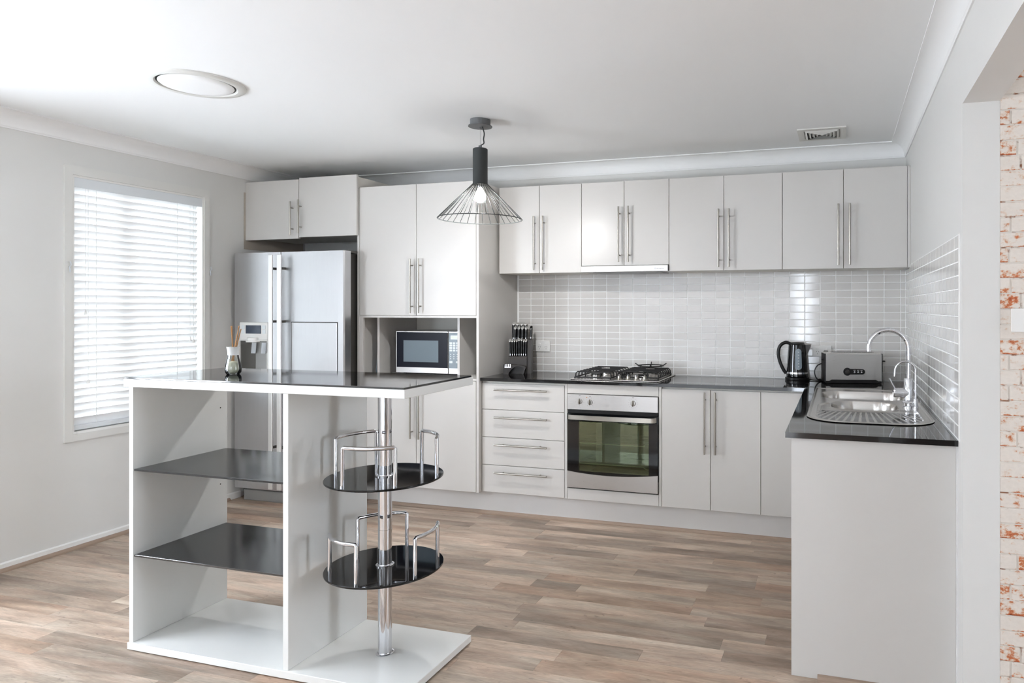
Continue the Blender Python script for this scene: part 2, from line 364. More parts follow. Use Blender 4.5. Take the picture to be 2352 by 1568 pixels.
for i in range(120): bm_.faces.new((cv[0][i], cv[0][i + 1], cv[1][i + 1], cv[1][i]))
mk('added_curtain', bm_, 'added_sheer', f_, smooth=True)  # unseen curtain added to spread the rear window's light
cornice('trim_2', (WX, YR, 0), (WX, 0, 0), (1, 0, 0), 0, 1)
cornice('trim_3', (0, YR, 0), (0, 0, 0), (-1, 0, 0), 0, 1)
# skirting and timber beads
sk = prism(bmesh.new(), [(WX, 0.0), (WX + 0.012, 0.0), (WX + 0.012, 0.040), (WX + 0.006, 0.046), (WX, 0.046)], 'y', YR, -0.62)
struct('baseboard_left', sk, 'trim_white')
def bead(name, pts, axis, a, b):
    o = mk(name, prism(bmesh.new(), pts, axis, a, b), 'bead_wood'); o['kind'] = 'structure'; return o
bead('trim_4', [(WX + 0.012, 0.0), (WX + 0.030, 0.0), (WX + 0.029, 0.008), (WX + 0.022, 0.016), (WX + 0.012, 0.019)], 'y', YR, -0.72)
bead('trim_5', [(-0.466, 0.0), (-0.484, 0.0), (-0.483, 0.008), (-0.476, 0.016), (-0.466, 0.019)], 'x', -3.586, -0.564)
bead('trim_6', [(-1.9375, 0.0), (-1.9555, 0.0), (-1.9545, 0.008), (-1.948, 0.016), (-1.9375, 0.019)], 'x', -0.470, -0.002)

# floor strips, each its own piece
ROW = 0.0884; Y0 = -0.499 + 5 * ROW
known = {0: [(-2.165, 'd', 'l'), (-0.885, 'd', 'l')], 2: [(-2.12, 'm', 'l'), (-0.852, 'l', 'm')], 3: [(-2.115, 'm', 'd'), (-1.406, 'm', 'd')], 4: [(-1.042, 'l', 'w')],
         5: [(-2.217, 'l', 'd')], 6: [(-2.06, 'l', 'm'), (-0.789, 'm', 'l')], 7: [(-1.396, 'm', 'd'), (-0.787, 'd', 'w')], 8: [(-1.008, 'l', 'd')], 9: [(-2.5, 'm', 'd')], 10: [(-1.845, 'l', 'd'), (-1.607, 'd', 'l'), (-1.035, 'l', 'w')],
         11: [(-1.03, 'w', 'm')], 12: [(-0.948, 'l', 'd')], 13: [(-1.787, 'm', 'm')], 14: [(-1.757, 'm', 'd'), (-3.6, 'm', 'l')], 16: [(-1.88, 'm', 'd')], 17: [(-1.447, 'l', 'w'), (-3.5, 'm', 'd')], 18: [(-3.62, 'd', 'l')], 20: [(-3.75, 'w', 'm')], 22: [(-3.55, 'l', 'd')]}
TONE = {'l': (1.17, 1.17, 1.17), 'm': (0.96, 0.96, 0.96), 'd': (0.74, 0.73, 0.73), 'w': (0.95, 0.87, 0.82)}
def tone(c):
    b = TONE[c]; j = random.uniform(-0.05, 0.05); return (b[0] + j, b[1] + j, b[2] + j, 1)
def plank(x0, x1, y0, y1, c):
    if x1 - x0 < 0.02: return
    g = 0.0002; hx, hy = (x1 - x0) / 2 - g, (y1 - y0) / 2 - g; bm = bmesh.new(); e = 0.0003
    lo = [bm.verts.new((sx * hx, sy * hy, -0.0038)) for sx, sy in ((-1, -1), (1, -1), (1, 1), (-1, 1))]
    md = [bm.verts.new((sx * hx, sy * hy, -e)) for sx, sy in ((-1, -1), (1, -1), (1, 1), (-1, 1))]
    tp = [bm.verts.new((sx * (hx - e), sy * (hy - e), 0)) for sx, sy in ((-1, -1), (1, -1), (1, 1), (-1, 1))]
    bm.faces.new(tp)
    for A, B in ((lo, md), (md, tp)):
        for i in range(4): bm.faces.new((A[i], A[(i + 1) % 4], B[(i + 1) % 4], B[i]))
    o = mk('plank', bm, 'plank', floor, loc=((x0 + x1) / 2, (y0 + y1) / 2, 0)); o.color = tone(c)
for k in range(-1, 29):
    y1 = -0.499 - k * ROW; y0 = y1 - ROW
    if k == -1: y1 = -0.40
    xl, xr = WX, 0.0 if y0 > YJ - 0.1 else 1.2
    ends = list(known.get(k, []))
    xs = sorted([e[0] for e in ends]); full = [xl]
    pts = [xl] + xs + [xr]
    for a, b in zip(pts, pts[1:]):
        t = a
        while b - t > 1.35:
            t += random.uniform(0.62, 1.15)
            if b - t < 0.3: break
            full.append(t)
        full.append(b)
    full = sorted(set(full)); last = random.choice('mdlmw')
    for a, b in zip(full, full[1:]):
        c = None
        for e in ends:
            if abs(a - e[0]) < 1e-6: c = e[2]
            if abs(b - e[0]) < 1e-6 and c is None: c = e[1]
        if c is None: c = random.choice([q for q in 'mmdlw' if q != last])
        last = c; plank(a, b, y0, y1, c)
rest = bmesh.new(); yb = -0.499 - 29 * ROW
o = mk('floor_strips', box(rest, WX, XS, YR, yb, -0.004, 0), 'plank', floor); o['kind'] = 'stuff'; o.color = (0.98, 0.97, 0.96, 1)
o = mk('floor_strips', newbox(1.2, XS, yb, YJ, -0.004, 0), 'plank', floor); o['kind'] = 'stuff'; o.color = (0.98, 0.97, 0.96, 1)

# wall tiles
TP, TR, TZ0, NROW = 0.0964, 0.0469, 0.905, 15
def tile_bm(wd, ht):
    bm = bmesh.new(); g = 0.0017; e = 0.0018; t = 0.0065
    def ring(i, z): return [bm.verts.new((sx * (wd / 2 - g - i), -z, sz * (ht / 2 - g - i))) for sx, sz in ((-1, -1), (1, -1), (1, 1), (-1, 1))]
    A, B, C = ring(0, 0.0), ring(0, t - 0.0014), ring(e, t)
    for P, Q in ((A, B), (B, C)):
        for i in range(4): bm.faces.new((P[i], P[(i + 1) % 4], Q[(i + 1) % 4], Q[i]))
    bm.faces.new(C); bmesh.ops.recalc_face_normals(bm, faces=bm.faces[:]); return bm
def tile_mesh(wd, ht):
    bm = tile_bm(wd, ht); me = bpy.data.meshes.new('tile'); bm.to_mesh(me); bm.free(); me.materials.append(MATS['tile']); return me
def lay(wall, cols, place, rot, limit):
    # cols: (along0, along1) in order of size in the photo; the first 'limit' tiles are pieces of their own
    cache = {}; n = 0; left = bmesh.new(); any_left = False
    for a, b in cols:
        wd = b - a
        key = round(wd, 4)
        if key not in cache: cache[key] = tile_mesh(wd, TR)
        for r in range(NROW):
            z = TZ0 + (r + 0.5) * TR; M = Matrix.Translation(place((a + b) / 2, z)) @ Matrix.Rotation(rot, 4, 'Z') @ Matrix.Rotation(random.gauss(0, 0.0022), 4, 'X') @ Matrix.Rotation(random.gauss(0, 0.0022), 4, 'Z')
            if n < limit:
                o = bpy.data.objects.new('tile', cache[key]); COL.objects.link(o); o.parent = wall; o.matrix_local = M
            else:
                t = tile_bm(wd, TR); me = bpy.data.meshes.new('t'); t.transform(M); t.to_mesh(me); t.free(); left.from_mesh(me); bpy.data.meshes.remove(me); any_left = True
            n += 1
    if any_left:
        o = mk('tiles', left, 'tile', wall, recalc=False); o['kind'] = 'stuff'
    else: left.free()
cols = [(-0.0313 + 0.001, -0.0075)]
cols = [(-0.0313 - (i + 1) * TP, -0.0313 - i * TP) for i in range(27)]
cols = [(max(a, -2.645), b) for a, b in cols if b > -2.62]
lay(wall_back, [(-0.0313, -0.002)] + cols, lambda x, z: (x, 0.0045, z), 0.0, 300)
mk('grout', newbox(-2.646, -0.0005, -0.0008, 0.004, TZ0 - 0.004, TZ0 + NROW * TR), 'grout', wall_back)
rc = [(-1.9759 + i * TP, -1.9759 + (i + 1) * TP) for i in range(21)]
rc = [(a, min(b, -0.002)) for a, b in rc if a < -0.02]
lay(wall_right, rc, lambda y, z: (0.0045, y, z), -PI / 2, 300)
mk('grout', newbox(-0.0008, 0.004, -1.9759, -0.0005, TZ0 - 0.004, TZ0 + NROW * TR), 'grout', wall_right)
mk('tile_edge_trim', newbox(-0.0035, 0, -1.990, -1.9762, 0.903, TZ0 + NROW * TR), 'trim_white', wall_right)

# brick wallpaper beyond the opening, its printed bricks raised slightly as pieces
CO = 0.0500; zt = 2.001; k0 = -8; farb = bmesh.new()
for k in range(k0, 41):
    z1 = zt - k * CO; z0 = z1 - CO
    if z0 < -0.02 or z1 > CE + 0.04: continue
    x = 0.112 - random.choice((0.0, 0.05, 0.10)) ; first = True
    while x < XS - 0.17:
        ln = random.choice((0.135, 0.155, 0.165, 0.08)); a = max(x, 0.1125); b = x + ln - 0.007; x += ln
        if b - a < 0.02: continue
        d = 0.0016 + random.uniform(0, 0.0012)
        if a > 0.80:
            box(farb, a, b, YJ + 0.002, YJ + 0.002 - d, max(z0 + 0.0045, 0.001), min(z1, CE - 0.001)); continue
        bm = newbox(a, b, YJ + 0.002, YJ + 0.002 - d, max(z0 + 0.0045, 0.001), min(z1, CE - 0.001), bev=0.0008)
        c = Vector(((a + b) / 2, YJ, (z0 + z1) / 2)); bmesh.ops.translate(bm, verts=bm.verts[:], vec=-c)
        mk('brick', bm, 'brick', wall_side_room, loc=c)

mk('bricks', farb, 'brick', wall_side_room)['kind'] = 'stuff'
# ------------------------------------------------------------------ window and blind
win = mk('window_1', frame_slab(bmesh.new(), (WY0 - 0.042, WY1 + 0.038, WZ0 - 0.039, WZ1 + 0.050), (WY0, WY1, WZ0, WZ1), 'x', WX, WX + 0.013), 'architrave_paint'); win['kind'] = 'structure'
mk('reveal_lining', frame_slab(bmesh.new(), (WY0 - 0.0001, WY1 + 0.0001, WZ0 - 0.0001, WZ1 + 0.0001), (WY0 + 0.012, WY1 - 0.012, WZ0 + 0.014, WZ1 - 0.012), 'x', WX - 0.10, WX + 0.006), 'trim_white', win)
mk('window_frame', frame_slab(bmesh.new(), (WY0, WY1, WZ0, WZ1), (WY0 + 0.045, WY1 - 0.045, WZ0 + 0.05, WZ1 - 0.045), 'x', WX - 0.118, WX - 0.088), 'trim_white', win)
mk('mullion', newbox(WX - 0.116, WX - 0.084, -1.435, -1.375, WZ0 + 0.05, WZ1 - 0.045, bev=0.002), 'taupe_board', win)
for a, b in ((WY0 + 0.045, -1.435), (-1.375, WY1 - 0.045)):
    mk('window_pane', newbox(WX - 0.107, WX - 0.103, a, b, WZ0 + 0.05, WZ1 - 0.045), 'window_pane', win)

bl = thing('venetian_blind', 'white venetian blind with tilted slats hanging in the left window', 'blind', (WX - 0.03, -1.325, 0.665))
BY0, BY1 = WY0 + 0.016, WY1 - 0.016
mk('headrail', newbox(WX - 0.058, WX - 0.004, BY0, BY1, 2.040, 2.086, bev=0.002), 'blind_rail', bl)
mk('valance', newbox(WX - 0.003, WX + 0.004, BY0 - 0.006, BY1 + 0.010, 2.036, 2.092, bev=0.0015), 'blind_rail', bl)
ns = 33; pitch = (2.022 - 0.712) / (ns - 1); tilt = math.radians(63)
slm = bmesh.new()
prof = []
for i in range(5):
    t = -0.025 + 0.05 * i / 4; cr = 0.0022 * (1 - (t / 0.025) ** 2)
    prof.append((t, cr))
ring = [(t, c + 0.0013) for t, c in prof] + [(t, c - 0.0013) for t, c in prof[::-1]]
pts = [(t * math.cos(tilt) - c * math.sin(tilt), t * math.sin(tilt) + c * math.cos(tilt)) for t, c in ring]
A = [slm.verts.new((p[0], BY0 + 0.003, p[1])) for p in pts]; B = [slm.verts.new((p[0], BY1 - 0.012, p[1])) for p in pts]
for i in range(len(pts)): slm.faces.new((A[i], A[(i + 1) % len(pts)], B[(i + 1) % len(pts)], B[i]))
slm.faces.new(A); slm.faces.new(B[::-1]); bmesh.ops.recalc_face_normals(slm, faces=slm.faces[:])
sme = bpy.data.meshes.new('slat'); slm.to_mesh(sme); slm.free(); sme.shade_smooth(); sme.set_sharp_from_angle(angle=0.6); sme.materials.append(MATS['slat'])
for i in range(ns):
    o = bpy.data.objects.new('slat', sme); COL.objects.link(o); o.parent = bl
    o.location = Vector((WX - 0.030, 0, 2.022 - i * pitch)) - bl.location
    o.rotation_euler = (0, random.gauss(0, 0.02), 0)
mk('bottom_rail', newbox(WX - 0.055, WX - 0.006, BY0 + 0.002, BY1 - 0.012, 0.664, 0.690, bev=0.004, seg=2), 'blind_rail', bl)
for y in (-1.595, -1.09):
    for dx in (-0.046, -0.012): mk('ladder_cord', tube(bmesh.new(), [(WX + dx, y, 2.05), (WX + dx, y, 0.69)], 0.0016, 6), 'cord_white', bl)
for y, z in ((-1.661, 1.336), (-1.647, 0.943), (-1.009, 1.159), (-0.984, 1.143)):
    c = mk('pull_cord', tube(bmesh.new(), [(WX - 0.001, y, 2.05), (WX - 0.001, y, z)], 0.0013, 6), 'cord_white', bl)
    mk('tassel', lathe(bmesh.new(), [(0.002, 0.026), (0.004, 0.022), (0.0075, 0.004), (0.006, 0)], (WX - 0.001, y, z - 0.02), 12), 'white_plastic', c, smooth=True)
for y, z, lab in ((-1.759, 1.585, 'small clear cord cleat on the left side of the window frame'), (-0.876, 1.606, 'small clear cord cleat on the right side of the window frame, towards the refrigerator')):
    t = thing('cord_cleat', lab, 'cleat', (WX + 0.013, y, z))
    mk('hook', tube(bmesh.new(), spline([(WX + 0.022, y, z + 0.03), (WX + 0.026, y + 0.003, z + 0.012), (WX + 0.020, y, z), (WX + 0.026, y - 0.003, z - 0.014), (WX + 0.022, y, z - 0.03)], 5), 0.003, 8), 'clear_plastic', t, smooth=True)
    mk('screw', lathe(bmesh.new(), [(0.003, 0), (0.003, 0.008), (0.0015, 0.0095)], n=10, mtx=aim((WX + 0.013, y, z), (1, 0, 0))), 'chrome', t, smooth=True)

# ------------------------------------------------------------------ ceiling fittings
t = thing('ceiling_air_outlet', 'large round white air outlet in the ceiling left of the pendant', 'air vent', (-3.19, -2.11, CE))
c = (-3.19, -2.11, CE)
mk('rim', lathe(bmesh.new(), [(0.196, 0.0), (0.196, -0.006), (0.188, -0.012), (0.162, -0.012), (0.155, -0.006), (0.155, 0.0)], c, 64, cap=False), 'vent_white', t, smooth=True)
mk('throat', lathe(bmesh.new(), [(0.1549, -0.0045), (0.1545, -0.0015), (0.0, -0.0012)], c, 64, cap=False), 'duct_dark', t, smooth=True)
mk('disc', lathe(bmesh.new(), [(0.0, -0.019), (0.110, -0.018), (0.140, -0.014), (0.148, -0.008), (0.146, -0.005), (0.0, -0.005)], c, 64, cap=False), 'ceiling_paint', t, smooth=True)
mk('stem', cyl(bmesh.new(), (c[0], c[1], CE - 0.0055), (c[0], c[1], CE - 0.0005), 0.012, 16), 'vent_white', t)

t = thing('ceiling_vent', 'square white louvred ceiling vent above the wall cabinets', 'air vent', (-0.492, -0.40, CE))
cx, cy, h = -0.492, -0.396, 0.135
mk('frame', frame_slab(bmesh.new(), (cx - h, cx + h, cy - h, cy + h), (cx - h + 0.035, cx + h - 0.035, cy - h + 0.035, cy + h - 0.035), 'z', CE - 0.007, CE - 0.0003), 'vent_white', t)
mk('throat', newbox(cx - h + 0.035, cx + h - 0.035, cy - h + 0.035, cy + h - 0.035, CE - 0.0015, CE - 0.0006), 'duct_dark', t)
for i in range(5):
    a = 0.098 - i * 0.020; b = a - 0.006
    for sx, sy in ((1, 0), (-1, 0), (0, 1), (0, -1)):
        # slanted louvre blade on one side, mitred
        q = [(a, CE - 0.002), (a - 0.002, CE - 0.002), (b - 0.010, CE - 0.013), (b - 0.008, CE - 0.013)]
        bm = bmesh.new(); R0 = []; R1 = []
        for d, z in q:
            for R, s in ((R0, -1), (R1, 1)):
                x, y = (sx * d, s * d) if sx else (s * d, sy * d)
                R.append(bm.verts.new((cx + x, cy + y, z)))
        for k in range(4): bm.faces.new((R0[k], R0[(k + 1) % 4], R1[(k + 1) % 4], R1[k]))
        bm.faces.new(R0); bm.faces.new(R1[::-1]); mk('louvre', bm, 'vent_white', t)

# pendant lamp
px, py = -2.262, -1.211
t = thing('pendant_lamp', 'black pendant lamp with a wire cage shade hanging over the floor', 'lamp', (px, py, 1.83))
cn = mk('canopy', lathe(bmesh.new(), [(0.054, CE), (0.054, CE - 0.030), (0.064, CE - 0.034), (0.064, CE - 0.038), (0.0, CE - 0.038)], (px, py, 0), 40), 'canopy_grey', t, smooth=True)
mk('grip', cyl(bmesh.new(), (px, py, CE - 0.038), (px, py, CE - 0.050), 0.006, 12), 'chrome', cn)
mk('suspension_wire', tube(bmesh.new(), [(px, py, CE - 0.05), (px, py, 2.235)], 0.0008, 6), 'chrome', t)
mk('cable', tube(bmesh.new(), spline([(px + 0.012, py, CE - 0.036), (px + 0.024, py, CE - 0.075), (px + 0.020, py, CE - 0.105), (px + 0.022, py, CE - 0.128), (px + 0.004, py, 2.236)], 6), 0.0033, 8), 'matte_black', t, smooth=True)
tb = mk('tube', lathe(bmesh.new(), [(0.0, 2.219), (0.034, 2.219), (0.0395, 2.215), (0.0395, 2.030), (0.0435, 2.022), (0.040, 2.020), (0.036, 2.026), (0.036, 2.10), (0.0, 2.10)], (px, py, 0), 40, cap=False), 'matte_black', t, smooth=True)
mk('cap', lathe(bmesh.new(), [(0.009, 2.217), (0.009, 2.234), (0.0, 2.237)], (px, py, 0), 16), 'canopy_grey', tb, smooth=True)
mk('bulb_socket', lathe(bmesh.new(), [(0.017, 2.10), (0.017, 2.008), (0.013, 2.004), (0.0, 2.004)], (px, py, 0), 20, cap=False), 'chrome', t, smooth=True)
bh = mk('bulb', lathe(bmesh.new(), [(0.0, 1.9465), (0.0296, 1.9465), (0.0306, 1.958), (0.027, 1.975), (0.019, 1.989), (0.0135, 2.000), (0.012, 2.0038), (0.0, 2.0038)], (px, py, 0), 24, cap=False), 'bulb_soft', t, smooth=True)
mk('bulb_dome', lathe(bmesh.new(), [(0.0, 1.925), (0.012, 1.927), (0.022, 1.934), (0.029, 1.9462)], (px, py, 0), 24, cap=False), 'bulb', bh, smooth=True)
RR = 0.2235
mk('rim_ring', tube(bmesh.new(), [(px + RR * math.cos(2 * PI * i / 64), py + RR * math.sin(2 * PI * i / 64), 1.837) for i in range(64)], 0.0024, 8, closed=True), 'matte_black', t, smooth=True)
for i in range(32):
    a = 2 * PI * (i + 0.3) / 32
    mk('wire', tube(bmesh.new(), [(px + 0.041 * math.cos(a), py + 0.041 * math.sin(a), 2.024), (px + RR * math.cos(a), py + RR * math.sin(a), 1.838)], 0.0017, 6), 'matte_black', t, smooth=True)

# ------------------------------------------------------------------ cabinets
def bar_handle(door, p0, p1, out, post=0.045, drop=0.030):
    # round bar from p0 to p1 standing 'drop' off the door face
    p0, p1 = Vector(p0), Vector(p1); d = (p1 - p0).normalized(); bm = bmesh.new(); n = Vector(out)
    lathe(bm, [(0.0, -0.0005), (0.0052, 0), (0.006, 0.0008), (0.006, (p1 - p0).length - 0.0008), (0.0052, (p1 - p0).length), (0, (p1 - p0).length + 0.0005)], n=12, mtx=aim(p0, p1 - p0))
    h = mk('handle', bm, 'handle_steel', door, smooth=True)
    for q in (p0 + d * post, p1 - d * post):
        mk('post', cyl(bmesh.new(), q - n * drop, q, 0.0045, 10), 'handle_steel', door, smooth=True)
    return h
def door(t, x0, x1, z0, z1, yf, hv=None, hh=None, name='door', th=0.018):
    o = mk(name, newbox(x0, x1, yf, yf + th, z0, z1, bev=0.0012), 'laminate', t)
    if hv: bar_handle(o, (hv[0], yf - 0.030, hv[1]), (hv[0], yf - 0.030, hv[2]), (0, -1, 0))
    if hh: bar_handle(o, (hh[0], yf - 0.030, hh[2]), (hh[1], yf - 0.030, hh[2]), (0, -1, 0), post=0.055)
    return o
G = 0.0016
# wall cabinets
UF = -0.308; UZ0, UZ1 = 1.589, 2.176
def wall_cab(name, label, xs, z0, hz):
    t = thing(name, label, 'cabinet', ((xs[0] + xs[2]) / 2, -0.15, z0), group=None)
    mk('carcass', newbox(xs[0] + 0.0008, xs[2] - 0.0008, UF + 0.0195, -0.009, z0 + 0.001, UZ1 - 0.001), 'carcass', t)
    door(t, xs[0] + G, xs[1] - G, z0, UZ1, UF, hv=(xs[1] - 0.030, hz[0], hz[1]))
    door(t, xs[1] + G, xs[2] - G, z0, UZ1, UF, hv=(xs[1] + 0.034, hz[0], hz[1]))
    return t
wall_cab('wall_cabinet', 'white two-door wall cabinet next to the tall cabinet, left of the range hood', (-2.6303, -2.3295, -2.0278), UZ0, (1.609, 1.970))
wall_cab('wall_cabinet', 'shorter white two-door wall cabinet directly above the range hood', (-2.0278, -1.7323, -1.4341), 1.631, (1.651, 2.010))
wall_cab('wall_cabinet', 'white two-door wall cabinet immediately right of the range hood', (-1.4341, -1.0832, -0.7266), UZ0, (1.608, 1.968))
wall_cab('wall_cabinet', 'white two-door wall cabinet in the right-hand corner above kettle and sink', (-0.7266, -0.3711, -0.0175), UZ0, (1.608, 1.969))
fl = mk('cabinet_filler', newbox(-0.0170, -0.0006, UF + 0.001, -0.009, UZ0, UZ1, bev=0.0008), 'laminate'); tag(fl, 'narrow white filler strip between last wall cabinet and right wall', 'filler')
# range hood
t = thing('range_hood', 'slim stainless slide-out range hood under the cabinet above the cooktop', 'range hood', (-1.731, -0.17, 1.585))
mk('body', newbox(-2.024, -1.438, -0.286, -0.012, 1.592, 1.629, bev=0.002), 'steel', t)
vz = mk('visor', newbox(-2.0255, -1.4365, -0.322, -0.288, 1.588, 1.629, bev=0.0025), 'steel', t)
mk('filter', newbox(-1.96, -1.50, -0.27, -0.05, 1.586, 1.592, bev=0.001), 'dispenser_grey', t)
def text_part(body, size, loc, rot, material, parent, extrude=0.0002):
    cu = bpy.data.curves.new('lettering', 'FONT'); cu.body = body; cu.size = size; cu.extrude = extrude; cu.align_x = 'LEFT'; cu.align_y = 'CENTER'
    o = bpy.data.objects.new('lettering', cu); COL.objects.link(o); bpy.context.view_layer.update()
    me = bpy.data.meshes.new_from_object(o.evaluated_get(bpy.context.evaluated_depsgraph_get())); bpy.data.objects.remove(o); bpy.data.curves.remove(cu)
    me.transform(Matrix.Translation(loc) @ rot); me.materials.clear(); me.materials.append(MATS[material])
    q = bpy.data.objects.new('lettering', me); COL.objects.link(q); q.parent = parent
    return q
RX = Matrix.Rotation(PI / 2, 4, 'X')
text_part('Westinghouse', 0.0085, (-1.512, -0.3224, 1.607), RX, 'print_dark', vz)
mk('emblem', lathe(bmesh.new(), [(0.0050, 0), (0.0050, 0.0004), (0.0043, 0.0004), (0.0043, 0)], n=24, cap=False, mtx=aim((-1.5215, -0.3219, 1.607), (0, -1, 0))), 'print_dark', vz)
text_part('w', 0.0085, (-1.5244, -0.3224, 1.6068), RX, 'print_dark', vz)

# tall cabinet with microwave niche
TF = -0.551; TL, TRr = -3.586, -2.647
t = thing('tall_cabinet', 'tall white pantry cabinet with an open microwave niche in the middle', 'cabinet', ((TL + TRr) / 2, -0.28, 0.152))
TZ1 = 2.181
for a, b in ((TL, TL + 0.018), (TRr - 0.018, TRr)):
    mk('side_panel', newbox(a, b, TF, -0.002, 0.152, TZ1, bev=0.001), 'laminate', t)
for z0, z1 in ((0.154, 0.170), (0.879, 0.893), (1.289, 1.3035), (TZ1 - 0.018, TZ1 - 0.001)):
    mk('shelf', newbox(TL + 0.0185, TRr - 0.0185, TF + (0.021 if z0 < 0.5 or z0 > 2 else 0.001), -0.022, z0, z1, bev=0.0008), 'laminate', t)
mk('back_panel', newbox(TL + 0.0185, TRr - 0.0185, -0.021, -0.004, 0.155, TZ1 - 0.002), 'carcass', t)
for a in (-3.491, -2.859):
    mk('divider', newbox(a, a + 0.0175, -0.462, -0.023, 0.8935, 1.2885, bev=0.0008), 'laminate', t)
dx = [TL + 0.020, -3.1155, TRr - 0.0195]
mk('niche_edge', newbox(TL + 0.0185, TL + 0.047, TF + 0.001, TF + 0.02, 0.8935, 1.2885, bev=0.0008), 'laminate', t)
for z0, z1, h0, h1 in ((1.305, 2.184, 1.321, 1.684), (0.154, 0.8765, 0.482, 0.845)):
    door(t, dx[0] + 0.002, dx[1] - G, z0, z1, TF - 0.001, hv=(-3.145, h0, h1)); door(t, dx[1] + G, dx[2] - 0.001, z0, z1, TF - 0.001, hv=(-3.080, h0, h1))
# leaning tray in the slot
tray = mk('tray', newbox(-0.0025, 0.0025, -0.15, 0.15, 0, 0.235, bev=0.002), 'mw_panel', None, loc=(-3.512, -0.30, 0.8945)); tray.rotation_euler = (math.radians(0), 0.10, 0)
tag(tray, 'thin grey tray leaning in the narrow slot left of the microwave', 'tray')

# cabinet over the refrigerator
OF = -0.575
t = thing('overhead_cabinet', 'white two-door overhead cabinet above the refrigerator', 'cabinet', (-4.06, -0.3, 1.85))
mk('carcass', newbox(WX + 0.004, -3.5885, OF + 0.019, -0.094, 1.862, 2.262), 'carcass', t)
mk('side_panel', newbox(WX + 0.001, WX + 0.0035, OF - 0.012, -0.02, 1.78, 2.19), 'taupe_board', t)
door(t, WX + 0.0042, -4.057, 1.8435, 2.262, OF, hv=(-4.104, 1.868, 2.104))
door(t, -4.053, -3.571, 1.8525, 2.270, OF, hv=(-4.034, 1.878, 2.114))

# refrigerator
FY = -0.70
t = thing('refrigerator', 'stainless side-by-side refrigerator with a water dispenser', 'refrigerator', (-4.04, -0.36, 0.0))
mk('body', newbox(-4.49, -3.604, -0.632, -0.05, 0.035, 1.728, bev=0.004), 'fridge_side', t)
mk('plinth_grille', newbox(-4.44, -3.62, -0.672, -0.635, 0.0, 0.078, bev=0.006, seg=2), 'dispenser_grey', t)
mk('roller_gap', newbox(-4.47, -3.61, -0.66, -0.634, 0.079, 0.094), 'dark_gap', t)
mk('hinge_cover', newbox(-3.66, -3.575, -0.66, -0.56, 1.729, 1.745, bev=0.004, seg=2), 'fridge_side', t)
mk('hinge_cover', newbox(-4.48, -4.40, -0.66, -0.56, 1.729, 1.745, bev=0.004, seg=2), 'fridge_side', t)
dl = mk('door', prism(bmesh.new(), [(-4.499, -0.636), (-4.499, -0.692), (-4.491, FY), (-4.099, FY), (-4.095, -0.697), (-4.095, -0.636)], 'z', 0.092, 1.740), 'fridge_steel', t)
dr = mk('door', prism(bmesh.new(), [(-4.089, -0.636), (-4.089, -0.697), (-4.085, FY), (-3.576, FY), (-3.568, -0.692), (-3.568, -0.636)], 'z', 0.092, 1.740), 'fridge_steel', t)
mk('gasket', newbox(-4.488, -3.60, -0.6355, -0.6325, 0.10, 1.725), 'dark_gap', t)
for d, x0, x1 in ((dl, -4.143, -4.110), (dr, -4.071, -4.037)):
    mk('handle', newbox(x0, x1, -0.757, -0.745, 0.115, 1.718, bev=0.003, seg=2), 'glint_steel', d)
    for z in (1.625, 1.262, 0.86, 0.40):
        mk('post', newbox((x0 + x1) / 2 - 0.008, (x0 + x1) / 2 + 0.008, -0.7455, FY + 0.001, z - 0.008, z + 0.008, bev=0.002), 'fridge_side', d)
mk('service_panel', newbox(-3.996, -3.624, FY - 0.004, FY + 0.003, 0.84, 1.256, bev=0.003, seg=2), 'fridge_steel', dr)
mk('panel_groove', frame_slab(bmesh.new(), (-4.0, -3.62, 0.836, 1.260), (-3.9955, -3.6245, 0.8405, 1.2555), 'y', FY - 0.0008, FY + 0.001), 'dark_gap', dr)
dp = mk('dispenser_panel', newbox(-4.440, -4.194, FY - 0.008, FY + 0.002, 1.133, 1.255, bev=0.005, seg=2), 'white_plastic', dl)
mk('display', newbox(-4.384, -4.250, FY - 0.0092, FY - 0.007, 1.176, 1.234), 'display_blue', dl)
for x0, x1 in ((-4.421, -4.395), (-4.241, -4.212)):
    for z in (1.207, 1.176): mk('button', newbox(x0, x1, FY - 0.0098, FY - 0.007, z, z + 0.027, bev=0.001), 'mw_button', dl)
mk('dispenser_recess', newbox(-4.438, -4.196, FY - 0.0012, FY + 0.002, 0.83, 1.131), 'dispenser_grey', dl)
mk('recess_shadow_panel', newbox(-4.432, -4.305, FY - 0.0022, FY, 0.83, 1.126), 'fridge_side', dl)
mk('recess_frame', frame_slab(bmesh.new(), (-4.444, -4.190, 0.824, 1.133), (-4.437, -4.197, 0.831, 1.126), 'y', FY - 0.012, FY + 0.001), 'white_plastic', dl)
mk('dispenser_spout', lathe(bmesh.new(), [(0.050, 0.0), (0.050, 0.008), (0.043, 0.010), (0.043, 0.030)], (-4.317, FY - 0.004, 1.118), 28), 'white_plastic', dl, smooth=True)
for x in (-4.298, -4.212):
    mk('dispenser_lever', prism(bmesh.new(), [(x - 0.018, 1.114), (x + 0.018, 1.114), (x + 0.010, 1.040), (x - 0.026, 1.040)], 'y', FY - 0.022, FY - 0.016), 'clear_plastic', dl)

